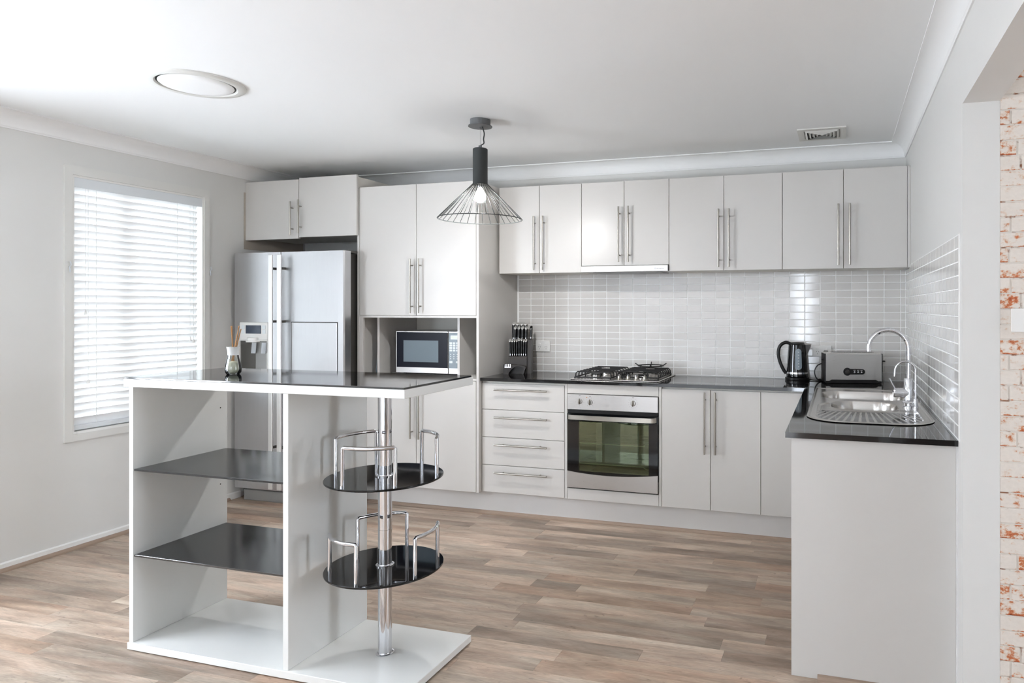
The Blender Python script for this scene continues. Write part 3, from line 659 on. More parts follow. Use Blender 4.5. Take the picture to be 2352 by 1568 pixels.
# microwave
MY = -0.42
t = thing('microwave_oven', 'black and steel microwave oven in the niche of the tall cabinet', 'microwave', (-3.12, -0.25, 0.8945))
mk('body', newbox(-3.371, -2.863, MY + 0.016, -0.06, 0.905, 1.195, bev=0.004, seg=2), 'steel', t)
for x in (-3.33, -2.90):
    for y in (-0.37, -0.10): mk('foot', cyl(bmesh.new(), (x, y, 0.8938), (x, y, 0.9055), 0.012, 12), 'black_plastic', t)
d = mk('door', newbox(-3.3705, -2.957, MY, MY + 0.0155, 0.9055, 1.1945, bev=0.002), 'steel', t)
mk('door_glass', newbox(-3.363, -2.959, MY - 0.002, MY + 0.003, 0.944, 1.188, bev=0.001), 'mw_black', d)
mk('door_window', newbox(-3.307, -3.031, MY - 0.0028, MY - 0.001, 0.982, 1.131), 'mw_window', d)
c = mk('control_panel', newbox(-2.953, -2.8635, MY, MY + 0.0155, 0.9055, 1.1945, bev=0.002), 'steel', t)
mk('keypad', newbox(-2.950, -2.866, MY - 0.0018, MY + 0.001, 0.944, 1.188), 'mw_panel', c)
mk('display_bezel', newbox(-2.936, -2.874, MY - 0.0028, MY - 0.001, 1.140, 1.170, bev=0.0008), 'mw_button', c)
mk('display', newbox(-2.929, -2.880, MY - 0.0034, MY - 0.002, 1.147, 1.163), 'display_green', c)
for r in range(4):
    for q in range(3): mk('button', newbox(-2.944 + q * 0.025, -2.924 + q * 0.025, MY - 0.0034, MY - 0.001, 1.109 - r * 0.0165, 1.122 - r * 0.0165, bev=0.0012), 'mw_button', c)
for r in range(3):
    for q in range(3): mk('button', newbox(-2.938 + q * 0.025, -2.932 + q * 0.025, MY - 0.003, MY - 0.001, 1.036 - r * 0.0145, 1.042 - r * 0.0145), 'mw_button', c)
for x in (-2.944, -2.894): mk('button', newbox(x, x + 0.024, MY - 0.0034, MY - 0.001, 0.979, 0.995, bev=0.003), 'mw_button', c)

# base cabinets
BF = -0.516; BZ0, BZ1 = 0.154, 0.867
t = thing('drawer_cabinet', 'white base cabinet with four drawers under the worktop, beside the oven', 'cabinet', (-2.352, -0.26, BZ0))
mk('carcass', newbox(-2.6455, -2.061, BF + 0.019, -0.02, BZ0 + 0.001, 0.879), 'carcass', t)
zs = [0.1535, 0.3325, 0.5135, 0.6935, 0.866]
for i in range(4):
    door(t, -2.6425, -2.0625, zs[i] + G, zs[i + 1] - G, BF, hh=(-2.542, -2.172, (0.826, 0.646, 0.469, 0.288)[3 - i]), name='drawer')
t = thing('oven_housing', 'white cabinet housing around the built-in oven', 'cabinet', (-1.743, -0.26, BZ0))
for a, b in ((-2.0595, -2.042), (-1.4455, -1.428)): mk('side_panel', newbox(a, b, BF, -0.02, BZ0, 0.879, bev=0.0008), 'laminate', t)
mk('top_filler', newbox(-2.0405, -1.447, BF, BF + 0.018, 0.818, 0.8785, bev=0.001), 'laminate', t)
mk('bottom_filler', newbox(-2.0405, -1.447, BF, BF + 0.018, BZ0, 0.2215, bev=0.001), 'laminate', t)
mk('base_board', newbox(-2.0405, -1.447, BF + 0.019, -0.02, BZ0, 0.172), 'carcass', t)
mk('back_board', newbox(-2.0405, -1.447, -0.019, -0.012, BZ0, 0.8785), 'carcass', t)
t = thing('base_cabinet', 'white two-door base cabinet under the worktop, right of the oven', 'cabinet', (-1.0, -0.26, BZ0))
mk('carcass', newbox(-1.4265, -0.668, BF + 0.019, -0.02, BZ0 + 0.001, 0.879), 'carcass', t)
door(t, -1.4255, -1.1287 - G, BZ0, BZ1, BF, hv=(-1.160, 0.490, 0.856)); door(t, -1.1287 + G, -0.8328 - G, BZ0, BZ1, BF, hv=(-1.097, 0.491, 0.858))
mk('corner_filler', newbox(-0.8328 + G, -0.569, BF, BF + 0.018, BZ0, BZ1, bev=0.001), 'laminate', t)
mk('top_rail', newbox(-0.667, -0.569, BF + 0.019, BF + 0.10, 0.80, 0.879), 'carcass', t)
t = thing('kickboard', 'long white kickboard along the floor under the base and tall cabinets', 'kickboard', (-2.1, -0.45, 0))
mk('board', newbox(TL + 0.001, -0.5655, -0.466, -0.450, 0.0, 0.1515), 'kick', t)
mk('support_rail', newbox(TL + 0.001, -0.5655, -0.449, -0.06, 0.0, 0.1512), 'carcass', t)
t = thing('peninsula_cabinet', 'white end cabinet of the sink bench with a plain full-height end panel', 'cabinet', (-0.28, -1.2, 0.0))
mk('end_panel', newbox(-0.5633, -0.0045, -1.937, -1.919, 0.0, 0.8795, bev=0.001), 'laminate', t)
mk('side_board', newbox(-0.5633, -0.545, -1.9185, BF + 0.02, 0.154, 0.8795, bev=0.001), 'laminate', t)
mk('plinth', newbox(-0.52, -0.50, -1.9185, -0.45, 0.0, 0.1535), 'kick', t)
mk('scribe_strip', newbox(-0.0042, -0.0005, -1.944, -1.918, 0.0, 0.8795), 'trim_white', t)

# worktop with the sink cut-out
def grid_slab(bm, xc, yc, keep, z0, z1):
    V = {}
    def v(i, j, z):
        if (i, j, z) not in V: V[(i, j, z)] = bm.verts.new((xc[i], yc[j], z))
        return V[(i, j, z)]
    K = lambda i, j: 0 <= i < len(xc) - 1 and 0 <= j < len(yc) - 1 and keep((xc[i] + xc[i + 1]) / 2, (yc[j] + yc[j + 1]) / 2)
    for i in range(len(xc) - 1):
        for j in range(len(yc) - 1):
            if not K(i, j): continue
            bm.faces.new((v(i, j, z1), v(i + 1, j, z1), v(i + 1, j + 1, z1), v(i, j + 1, z1))); bm.faces.new((v(i, j, z0), v(i, j + 1, z0), v(i + 1, j + 1, z0), v(i + 1, j, z0)))
            for (di, dj), a, b in (((-1, 0), (i, j), (i, j + 1)), ((1, 0), (i + 1, j + 1), (i + 1, j)), ((0, -1), (i + 1, j), (i, j)), ((0, 1), (i, j + 1), (i + 1, j + 1))):
                if not K(i + di, j + dj): bm.faces.new((v(*a, z0), v(*a, z1), v(*b, z1), v(*b, z0)))
    return bm
wt = grid_slab(bmesh.new(), [-2.646, -0.584, -0.50, -0.065, -0.0005], [-1.957, -1.37, -0.60, -0.536, -0.0005],
               lambda x, y: (y > -0.536 or x > -0.584) and not (-0.50 < x < -0.065 and -1.37 < y < -0.60), 0.880, ZC)
es = [e for e in wt.edges if all(abs(v.co.z - ZC) < 1e-6 for v in e.verts) and len(e.link_faces) == 2 and abs(e.link_faces[0].normal.dot(e.link_faces[1].normal)) < 0.5]
wo = mk('worktop', wt, 'stone'); tag(wo, 'glossy black L-shaped stone worktop running from tall cabinet to sink end', 'worktop')

# ------------------------------------------------------------------ built-in oven
t = thing('built_in_oven', 'built-in stainless oven with black glass door below the cooktop', 'oven', (-1.743, -0.26, 0.226))
mk('cavity', bmesh.ops and (lambda bm: (prism(bm, [(-2.02, 0.245), (-1.467, 0.245), (-1.467, 0.70), (-2.02, 0.70)], 'y', -0.10, -0.095), bm)[1])(bmesh.new()), 'oven_inside', t)
mk('cavity_wall', frame_slab(bmesh.new(), (-2.030, -1.457, 0.235, 0.71), (-2.0, -1.487, 0.262, 0.68), 'y', -0.502, -0.1005), 'oven_inside', t)
cp = mk('control_panel', newbox(-2.0385, -1.4485, BF - 0.008, BF + 0.02, 0.7185, 0.8155, bev=0.002), 'steel', t)
for kx, kz in ((-1.955, 0.771), (-1.886, 0.768), (-1.606, 0.771)):
    k = mk('knob', lathe(bmesh.new(), [(0.017, 0.0), (0.0165, 0.004), (0.014, 0.006), (0.0, 0.006)], n=24, mtx=aim((kx, BF - 0.0075, kz), (0, -1, 0))), 'steel', cp, smooth=True)
    bm = bmesh.new(); lathe(bm, [(0.0, -0.019), (0.005, -0.015), (0.0085, -0.004), (0.008, 0.008), (0.0045, 0.018), (0.0, 0.021)], n=14, cap=False, mtx=Matrix.Translation((kx, BF - 0.019, kz)) @ Matrix.Scale(0.75, 4, (1, 0, 0)) @ Matrix.Scale(1.4, 4, (0, 1, 0)))
    mk('knob_grip', bm, 'handle_steel', k if False else cp, smooth=True)
bm = bmesh.new()
for kx, kz, n in ((-1.955, 0.771, 9), (-1.886, 0.768, 9), (-1.606, 0.771, 14)):
    for i in range(n):
        a = -PI / 2 + 2 * PI * i / n; r = 0.028; box(bm, kx + r * math.cos(a) - 0.0013, kx + r * math.cos(a) + 0.0013, BF - 0.0084, BF - 0.0078, kz + r * math.sin(a) - 0.0008, kz + r * math.sin(a) + 0.0008)
    box(bm, kx - 0.006, kx + 0.006, BF - 0.0084, BF - 0.0078, kz + 0.034, kz + 0.036)
mk('dial_markings', bm, 'print_dark', cp)['kind'] = 'stuff'
mk('indicator_light', lathe(bmesh.new(), [(0.003, 0), (0.003, 0.0012), (0, 0.002)], n=12, mtx=aim((-1.908, BF - 0.008, 0.797), (0, -1, 0))), 'amber', cp)
mk('vent_gap', newbox(-2.036, -1.451, BF + 0.002, BF + 0.02, 0.697, 0.7175), 'dark_gap', t)
# door: black glass surround with a see-through middle, curved steel foot panel
dg = mk('door', frame_slab(bmesh.new(), (-2.0385, -1.4485, 0.300, 0.695), (-1.962, -1.506, 0.336, 0.650), 'y', BF - 0.010, BF + 0.012), 'black_gloss', t)
mk('door_window', newbox(-1.9625, -1.5055, BF - 0.0085, BF - 0.004, 0.3355, 0.6505), 'oven_pane', dg)
pts = [(-2.0385, 0.231), (-1.4485, 0.231)] + [(-1.4485 - 0.59 * i / 16, 0.340 - 0.020 * (1 - (2 * i / 16 - 1) ** 2) - 0.006 * i / 16) for i in range(17)]
mk('foot_panel', prism(bmesh.new(), pts, 'y', BF - 0.013, BF - 0.0101), 'steel', dg)
mk('door_bottom', newbox(-2.0385, -1.4485, BF - 0.0099, BF + 0.012, 0.231, 0.2995), 'steel', dg)
mk('under_gap', newbox(-2.034, -1.453, BF + 0.003, BF + 0.02, 0.2225, 0.2305), 'dark_gap', t)
bm = bmesh.new(); hp = [(-2.030, BF - 0.012), (-2.022, BF - 0.034), (-2.0, BF - 0.042), (-1.743, BF - 0.050), (-1.486, BF - 0.042), (-1.464, BF - 0.034), (-1.456, BF - 0.012), (-1.462, BF - 0.012), (-1.470, BF - 0.028), (-1.488, BF - 0.034), (-1.743, BF - 0.042), (-1.998, BF - 0.034), (-2.016, BF - 0.028), (-2.024, BF - 0.012)]
mk('handle', prism(bm, hp, 'z', 0.661, 0.689), 'handle_steel', dg, smooth=True)
for z, lift in ((0.505, 1), (0.378, -1)):
    r = mk('rack', tube(bmesh.new(), spline([(-1.99, -0.492, z), (-1.7, -0.492, z), (-1.56, -0.492, z), (-1.545, -0.492, z + 0.004 * lift), (-1.53, -0.492, z + 0.013 * lift), (-1.495, -0.492, z + 0.014 * lift)], 4), 0.0034, 8), 'rack_glint', t, smooth=True)
    for i in range(9):
        y = -0.455 + i * 0.038; mk('rack_bar', tube(bmesh.new(), [(-1.995, y, z), (-1.492, y, z)], 0.0016, 6), 'fridge_side', t)

# ------------------------------------------------------------------ cooktop
KX0, KX1, KY0, KY1 = -2.037, -1.455, -0.487, -0.030
t = thing('gas_cooktop', 'stainless gas cooktop with black iron trivets set on the black worktop', 'cooktop', (-1.746, -0.26, ZC))
bm = newbox(KX0, KX1, KY0, KY1, ZC + 0.0002, ZC + 0.007, bev=0.004, seg=2)
mk('plate', bm, 'sink_steel', t)
bz = ZC + 0.007
burners = [(-1.905, -0.345, 0.040), (-1.905, -0.135, 0.048), (-1.595, -0.335, 0.036), (-1.600, -0.140, 0.052)]
for x, y, r in burners:
    b = mk('burner', lathe(bmesh.new(), [(r + 0.016, 0), (r + 0.014, 0.004), (r, 0.006), (r, 0.017), (r - 0.004, 0.019), (0, 0.019)], (x, y, bz), 28), 'sink_steel', t, smooth=True)
    mk('burner_cap', lathe(bmesh.new(), [(r - 0.002, 0.0192), (r - 0.001, 0.023), (r - 0.004, 0.0255), (0, 0.0265)], (x, y, bz), 28), 'cast_iron', b, smooth=True)
def trivet(x0, x1, y0, y1, holes):
    tv = mk('trivet', tube(bmesh.new(), [(x0, y0, bz + 0.008), (x1, y0, bz + 0.008), (x1, y1, bz + 0.008), (x0, y1, bz + 0.008)], 0.0045, 6, closed=True), 'cast_iron', t)
    n = 8; top = bz + 0.042
    for i in range(n):
        y = y0 + 0.012 + (y1 - y0 - 0.024) * i / (n - 1)
        near = min(holes, key=lambda q: abs(q[1] - y)); gap = abs(near[1] - y) < 0.05
        segs = [(x0, near[0] - 0.030, 0), (near[0] + 0.030, x1, 1)] if gap else [(x0, x1, 2)]
        for a, b, s in segs:
            if s == 0: p = [(a, y, bz + 0.008), (a + 0.002, y, top - 0.012), (a + 0.014, y, top), (b, y, top + 0.003)]
            elif s == 1: p = [(a, y, top + 0.003), (b - 0.014, y, top), (b - 0.002, y, top - 0.012), (b, y, bz + 0.008)]
            else: p = [(a, y, bz + 0.008), (a + 0.002, y, top - 0.012), (a + 0.014, y, top), (b - 0.014, y, top), (b - 0.002, y, top - 0.012), (b, y, bz + 0.008)]
            mk('trivet_bar', tube(bmesh.new(), p, 0.0044, 6), 'cast_iron', tv)
    for y in (y0, y1):
        mk('trivet_foot', cyl(bmesh.new(), (x0, y, bz + 0.0001), (x0, y, bz + 0.008), 0.005, 8), 'cast_iron', tv); mk('trivet_foot', cyl(bmesh.new(), (x1, y, bz + 0.0001), (x1, y, bz + 0.008), 0.005, 8), 'cast_iron', tv)
    for x in (x0 + 0.07, x1 - 0.07):
        mk('trivet_bar', tube(bmesh.new(), [(x, y0, bz + 0.008), (x, y0 + 0.004, top - 0.012), (x, y0 + 0.016, top), (x, y0 + 0.06, top)], 0.0044, 6), 'cast_iron', tv)
trivet(-2.015, -1.775, -0.455, -0.050, burners[:2]); trivet(-1.755, -1.485, -0.385, -0.050, burners[2:])
for x in (-1.725, -1.666, -1.612, -1.558):
    k = mk('knob', lathe(bmesh.new(), [(0.019, 0), (0.018, 0.003), (0.013, 0.005), (0.012, 0.020), (0.010, 0.022), (0, 0.0225)], (x, -0.432, bz), 20), 'handle_steel', t, smooth=True)
    mk('knob_grip', newbox(x - 0.003, x + 0.003, -0.446, -0.418, bz + 0.020, bz + 0.030, bev=0.002), 'chrome', k)
wx, wy, wz = burners[3][0], burners[3][1], bz + 0.0645
wk = thing('wok_ring', 'thin dark metal wok ring resting on the rear right burner trivet', 'wok stand', (wx, wy, wz - 0.01))
mk('ring', tube(bmesh.new(), [(wx + 0.085 * math.cos(2 * PI * i / 40), wy + 0.085 * math.sin(2 * PI * i / 40), wz) for i in range(40)], 0.0036, 8, closed=True), 'cast_iron', wk, smooth=True)
for i in range(4):
    a = PI / 4 * 0.3 + i * PI / 2; c_, s_ = math.cos(a), math.sin(a)
    mk('prong', tube(bmesh.new(), [(wx + 0.105 * c_, wy + 0.105 * s_, wz + 0.016), (wx + 0.085 * c_, wy + 0.085 * s_, wz + 0.004), (wx + 0.060 * c_, wy + 0.060 * s_, wz - 0.003), (wx + 0.070 * c_, wy + 0.070 * s_, wz - 0.0105)], 0.0032, 8), 'cast_iron', wk, smooth=True)

# ------------------------------------------------------------------ sink and taps
def sd_rr(x, y, x0, x1, y0, y1, r):
    qx = abs(x - (x0 + x1) / 2) - (x1 - x0) / 2 + r; qy = abs(y - (y0 + y1) / 2) - (y1 - y0) / 2 + r
    return math.hypot(max(qx, 0), max(qy, 0)) + min(max(qx, qy), 0) - r
SX0, SX1, SY0, SY1 = -0.526, -0.026, -1.695, -0.540
def sm(a, b, x):
    t_ = min(max((x - a) / (b - a), 0), 1); return t_ * t_ * (3 - 2 * t_)
def sink_z(x, y, edge):
    z = ZC + 0.0030
    z += 0.0030 * (1 - sm(0.006, 0.016, edge)) - 0.0030 * (1 - sm(0.0, 0.004, edge))
    b1 = sd_rr(x, y, -0.478, -0.085, -0.965, -0.655, 0.085); b2 = sd_rr(x, y, -0.428, -0.140, -1.330, -1.045, 0.10)
    z -= 0.165 * sm(0.004, -0.020, b1) + 0.125 * sm(0.004, -0.018, b2)
    dd = sd_rr(x, y, -0.490, -0.062, -1.660, -1.10, 0.12)
    rec = sm(0.0, -0.014, dd) * sm(0.006, 0.018, b2) * sm(0.006, 0.016, b1) * sm(0.0, 0.03, math.hypot((x + 0.085) / 1.0, (y + 1.17) / 1.6) - 0.075)
    z -= 0.0045 * rec
    if y < -1.15:
        a = math.atan2(x + 0.283, -(y + 0.90)); k = math.cos(a * 150)
        z += 0.0022 * rec * sm(-0.2, 0.5, k) * sm(-1.345, -1.40, y) * (1 if y > -1.645 else 0)
    return z
bm = bmesh.new(); nx, ny = 126, 290; rows = []
for j in range(ny + 1):
    y = SY0 + (SY1 - SY0) * j / ny; c_ = 0.0; R = 0.15; R2 = 0.035
    if y < SY0 + R: c_ = R - math.sqrt(max(R * R - (SY0 + R - y) ** 2, 0))
    if y > SY1 - R2: c_ = max(c_, R2 - math.sqrt(max(R2 * R2 - (y - SY1 + R2) ** 2, 0)))
    a, b = SX0 + c_, SX1 - c_; row = []
    for i in range(nx + 1):
        x = a + (b - a) * i / nx; edge = min(x - a, b - x, y - SY0, SY1 - y) * (1.0 if c_ < 0.01 else 0.85)
        row.append(bm.verts.new((x, y, sink_z(x, y, edge))))
    rows.append(row)
for j in range(ny):
    for i in range(nx): bm.faces.new((rows[j][i], rows[j][i + 1], rows[j + 1][i + 1], rows[j + 1][i]))
t = thing('kitchen_sink', 'stainless sink with two bowls and ribbed drainer set into the black worktop', 'sink', (-0.276, -1.12, ZC))
so = mk('basin', bm, 'sink_steel', t, smooth=True)
for x, y, z in ((-0.28, -0.81, ZC - 0.161), (-0.284, -1.188, ZC - 0.121)):
    mk('drain', lathe(bmesh.new(), [(0.04, 0), (0.04, 0.002), (0.03, 0.003), (0.028, 0.001), (0, 0.001)], (x, y, z), 24), 'chrome', t, smooth=True)

tx, ty = -0.091, -1.185; tz = ZC + 0.003
t = thing('mixer_tap', 'tall chrome gooseneck mixer tap standing on the sink', 'tap', (tx, ty, tz))
mk('body', lathe(bmesh.new(), [(0.027, 0), (0.027, 0.006), (0.0205, 0.008), (0.0205, 0.128), (0.0185, 0.132), (0.012, 0.133)], (tx, ty, tz), 28), 'chrome', t, smooth=True)
ar = 0.0865; za = 1.265 - ar - 0.010
arc = [(tx, ty, tz + 0.125), (tx, ty, za)] + [(tx - ar + ar * math.cos(a), ty, za + ar * math.sin(a)) for a in [PI * i / 20 for i in range(1, 21)]] + [(tx - 2 * ar, ty, 1.155)]
mk('spout', tube(bmesh.new(), arc, 0.0105, 16), 'chrome', t, smooth=True)
cb = mk('cartridge', lathe(bmesh.new(), [(0.0, 0.062), (0.017, 0.062), (0.0215, 0.058), (0.0215, 0.0)], n=24, cap=False, mtx=aim((tx - 0.005, ty, tz + 0.066), (-1, -0.15, 0))), 'chrome', t, smooth=True)
mk('lever', tube(bmesh.new(), [(tx - 0.058, ty - 0.01, tz + 0.080), (tx - 0.072, ty - 0.012, tz + 0.105), (tx - 0.084, ty - 0.014, tz + 0.130)], 0.005, 10), 'chrome', cb, smooth=True)
fx, fy = -0.066, -1.235
t = thing('filter_tap', 'small slim chrome filter tap in front of the tall mixer tap', 'tap', (fx, fy, tz))
mk('body', lathe(bmesh.new(), [(0.013, 0), (0.013, 0.004), (0.0105, 0.006), (0.0105, 0.046), (0.006, 0.048)], (fx, fy, tz), 20), 'chrome', t, smooth=True)
fr_ = 0.0435; zf = 1.115 - fr_
arc = [(fx, fy, tz + 0.044), (fx, fy, zf)] + [(fx - fr_ + fr_ * math.cos(a), fy, zf + fr_ * math.sin(a)) for a in [PI * i / 16 for i in range(1, 17)]] + [(fx - 2 * fr_ - 0.002, fy, 1.047)]
mk('spout', tube(bmesh.new(), arc, 0.0042, 12), 'chrome', t, smooth=True)
mk('lever', tube(bmesh.new(), [(fx - 0.008, fy, tz + 0.028), (fx - 0.055, fy - 0.004, tz + 0.030)], 0.0055, 10), 'chrome', t, smooth=True)

# ------------------------------------------------------------------ kettle
kx, ky = -0.652, -0.088
t = thing('kettle', 'black electric kettle with a grey water gauge beside the toaster', 'kettle', (kx, ky, ZC), world=False)
mk('power_base', lathe(bmesh.new(), [(0.074, 0.0003), (0.075, 0.004), (0.075, 0.016), (0.069, 0.020), (0, 0.020)], n=36), 'black_plastic', t, smooth=True)
bd = mk('body', lathe(bmesh.new(), [(0.066, 0.021), (0.0685, 0.024), (0.0685, 0.040), (0.066, 0.058), (0.062, 0.12), (0.0565, 0.19), (0.054, 0.222), (0.048, 0.228), (0, 0.232)], n=40), 'black_gloss', t, smooth=True)
mk('chrome_band', lathe(bmesh.new(), [(0.0688, 0.041), (0.0694, 0.0415), (0.0682, 0.052), (0.067, 0.052)], n=40, cap=False), 'chrome', t, smooth=True)
mk('lid', lathe(bmesh.new(), [(0.046, 0.2285), (0.046, 0.232), (0.040, 0.237), (0, 0.240)], n=32), 'black_plastic', t, smooth=True)
mk('spout', prism(bmesh.new(), [(0.040, 0.222), (0.083, 0.222), (0.080, 0.205), (0.058, 0.158)], 'y', -0.016, 0.016), 'charcoal', t)
mk('handle', tube(bmesh.new(), spline([(-0.040, -0.008, 0.228), (-0.072, -0.012, 0.236), (-0.104, -0.016, 0.215), (-0.116, -0.017, 0.172), (-0.108, -0.016, 0.120), (-0.086, -0.012, 0.066), (-0.068, -0.010, 0.040)], 6), 0.0105, 12), 'black_plastic', t, smooth=True)
def on_body(a, z, off=0.0006):
    tz_ = [(0.058, 0.066), (0.12, 0.062), (0.19, 0.0565), (0.222, 0.054)]
    r = 0.066
    for (z0, r0), (z1, r1) in zip(tz_, tz_[1:]):
        if z0 <= z <= z1: r = r0 + (r1 - r0) * (z - z0) / (z1 - z0)
    return ((r + off) * math.cos(a), (r + off) * math.sin(a), z)
A0 = -PI / 2 + 0.20
bm = bmesh.new(); gv = []
for i in range(25):
    z = 0.068 + 0.132 * i / 24; hw = 0.32 * math.sqrt(max(0.0, 1 - (max(0, abs(z - 0.134) - 0.046) / 0.0201) ** 2)); gv.append([bm.verts.new(on_body(A0 + s * hw, z, 0.0007 + 0.0005 * (abs(s) < 1))) for s in (-1, -0.5, 0, 0.5, 1)])
for P, Q in zip(gv, gv[1:]):
    for k in range(4): bm.faces.new((P[k], P[k + 1], Q[k + 1], Q[k]))
wg = mk('water_gauge', bm, 'mw_panel', t, smooth=True)
bm = bmesh.new()
for i in range(6):
    p = on_body(A0, 0.088 + i * 0.018, 0.0018); box(bm, p[0] - 0.004, p[0] + 0.004, p[1] - 0.0002, p[1] + 0.0004, p[2] - 0.0018, p[2] + 0.0018)
mk('gauge_marks', bm, 'white_plastic', t)['kind'] = 'stuff'
mk('cord', tube(bmesh.new(), spline([(0.070, -0.01, 0.006), (0.110, -0.035, 0.004), (0.150, -0.050, 0.004), (0.165, -0.02, 0.004), (0.130, 0.02, 0.004), (0.155, 0.045, 0.004)], 8), 0.0033, 8), 'black_plastic', t, smooth=True)

# ------------------------------------------------------------------ toaster
ang = math.atan2(0.070, 0.332)
t = thing('toaster', 'long brushed steel toaster with black trim on the worktop behind the sink', 'toaster', (-0.312, -0.224, ZC), rz=ang, world=False)
TW, TD, TH = 0.170, 0.120, 0.176
mk('shell', prism(bmesh.new(), [(-TW + 0.006, 0.016), (-TW + 0.026, 0.016), (-TW + 0.040, 0.024), (TW - 0.040, 0.024), (TW - 0.026, 0.016), (TW - 0.006, 0.016), (TW - 0.006, TH), (-TW + 0.006, TH)], 'y', 0.002, TD - 0.002), 'steel', t)
for s in (-1, 1): mk('end_cap', newbox(s * TW, s * (TW - 0.0055), 0.0, TD, 0.006, TH + 0.004, bev=0.002), 'black_plastic', t)
mk('base', newbox(-TW + 0.006, TW - 0.006, 0.004, TD - 0.004, 0.002, 0.0235, bev=0.002), 'black_plastic', t)
for x in (-0.14, 0.14):
    for y in (0.02, 0.10): mk('foot', cyl(bmesh.new(), (x, y, 0.0002), (x, y, 0.004), 0.008, 10), 'black_plastic', t)
mk('top_plate', prism(bmesh.new(), [(-TW + 0.006, TH), (TW - 0.006, TH), (TW - 0.014, TH + 0.010), (-TW + 0.014, TH + 0.010)], 'y', 0.010, TD - 0.010), 'sink_steel', t)
for y in (0.030, 0.070): mk('slot', newbox(-0.125, 0.125, y, y + 0.022, TH + 0.0092, TH + 0.0105), 'dark_gap', t)
pl = []
for i in range(13): a = PI / 2 + PI * 0.28 + (2 * PI - 2 * PI * 0.28 - PI * 0.0) * 0 + 0; 
cxp, czp = -0.038, 0.072
pl = [(cxp + 0.024 * math.cos(a), czp + 0.024 * math.sin(a)) for a in [math.radians(45 + 270 * i / 18) for i in range(19)]] + [(0.050 + 0.016 * math.cos(a), czp + 0.016 * math.sin(a)) for a in [math.radians(-90 + 180 * i / 10) for i in range(11)]]
cpn = mk('control_panel', prism(bmesh.new(), pl, 'y', -0.0015, 0.0025), 'black_plastic', t)
mk('dial', lathe(bmesh.new(), [(0.013, 0), (0.012, 0.008), (0.010, 0.009), (0, 0.009)], n=24, mtx=aim((cxp, -0.0015, czp), (0, -1, 0))), 'charcoal', cpn, smooth=True)
for x in (0.004, 0.025, 0.045):
    mk('button', lathe(bmesh.new(), [(0.0055, 0), (0.005, 0.003), (0, 0.004)], n=16, mtx=aim((x, -0.0015, czp - 0.003), (0, -1, 0))), 'chrome', cpn, smooth=True)
    mk('button_mark', newbox(x - 0.006, x + 0.006, -0.0019, -0.001, czp + 0.008, czp + 0.0105), 'white_plastic', cpn)
mk('lever', newbox(TW, TW + 0.028, 0.045, 0.075, 0.128, 0.136, bev=0.002), 'black_plastic', t)
mk('lever', newbox(-TW - 0.012, -TW, 0.045, 0.060, 0.138, 0.146, bev=0.002), 'black_plastic', t)
mk('cord', tube(bmesh.new(), spline([(-TW + 0.004, 0.10, 0.115), (-TW - 0.025, 0.105, 0.100), (-TW - 0.042, 0.11, 0.068), (-TW - 0.036, 0.11, 0.030), (-TW - 0.012, 0.11, 0.006), (-TW + 0.03, 0.125, 0.004)], 8), 0.0034, 8), 'black_plastic', t, smooth=True)

# ------------------------------------------------------------------ power outlets
def outlet(x0, x1, z0, z1, label):
    t = thing('power_outlet', label, 'power outlet', ((x0 + x1) / 2, -0.002, z0))
    mk('plate', newbox(x0, x1, -0.0115, -0.0025, z0, z1, bev=0.002, seg=2), 'white_plastic', t)
    for q in (0.27, 0.73):
        x = x0 + (x1 - x0) * q
        mk('switch', newbox(x - 0.007, x + 0.007, -0.0145, -0.011, z1 - 0.028, z1 - 0.018, bev=0.001), 'white_plastic', t)
        zc = z0 + 0.028
        for dx_, dz_, rot in ((-0.007, 0.006, 0.5), (0.007, 0.006, -0.5), (0, -0.008, 0)):
            bm = newbox(-0.001, 0.001, -0.0121, -0.011, -0.004, 0.004); bmesh.ops.rotate(bm, verts=bm.verts[:], cent=(0, 0, 0), matrix=Matrix.Rotation(rot, 3, 'Y')); bmesh.ops.translate(bm, verts=bm.verts[:], vec=(x + dx_, 0, zc + dz_))
            mk('slot', bm, 'outlet_slot', t)
    return t
outlet(-2.496, -2.385, 1.042, 1.121, 'white double power outlet on the tiles beside the knife block')
outlet(-0.561, -0.443, 1.043, 1.116, 'white double power outlet on the tiles behind the toaster')
t = thing('power_plug', 'black plug pushed into the outlet behind the toaster', 'plug', (-0.477, -0.035, 1.03))
mk('plug_body', newbox(-0.492, -0.462, -0.048, -0.0125, 1.050, 1.084, bev=0.005, seg=2), 'black_plastic', t)
mk('cord', tube(bmesh.new(), spline([(-0.477, -0.045, 1.052), (-0.478, -0.048, 1.02), (-0.482, -0.05, 0.96), (-0.476, -0.055, 0.906)], 6), 0.0034, 8), 'black_plastic', t, smooth=True)
t = thing('light_switch', 'blank white switch plate on the whitewashed brick wallpaper', 'switch', (0.20, YJ, 1.28))
mk('plate', newbox(0.144, 0.259, YJ - 0.0105, YJ - 0.001, 1.2785, 1.3555, bev=0.002, seg=2), 'white_plastic', t)
mk('rocker', newbox(0.215, 0.230, YJ - 0.013, YJ - 0.010, 1.305, 1.330, bev=0.001), 'white_plastic', t)

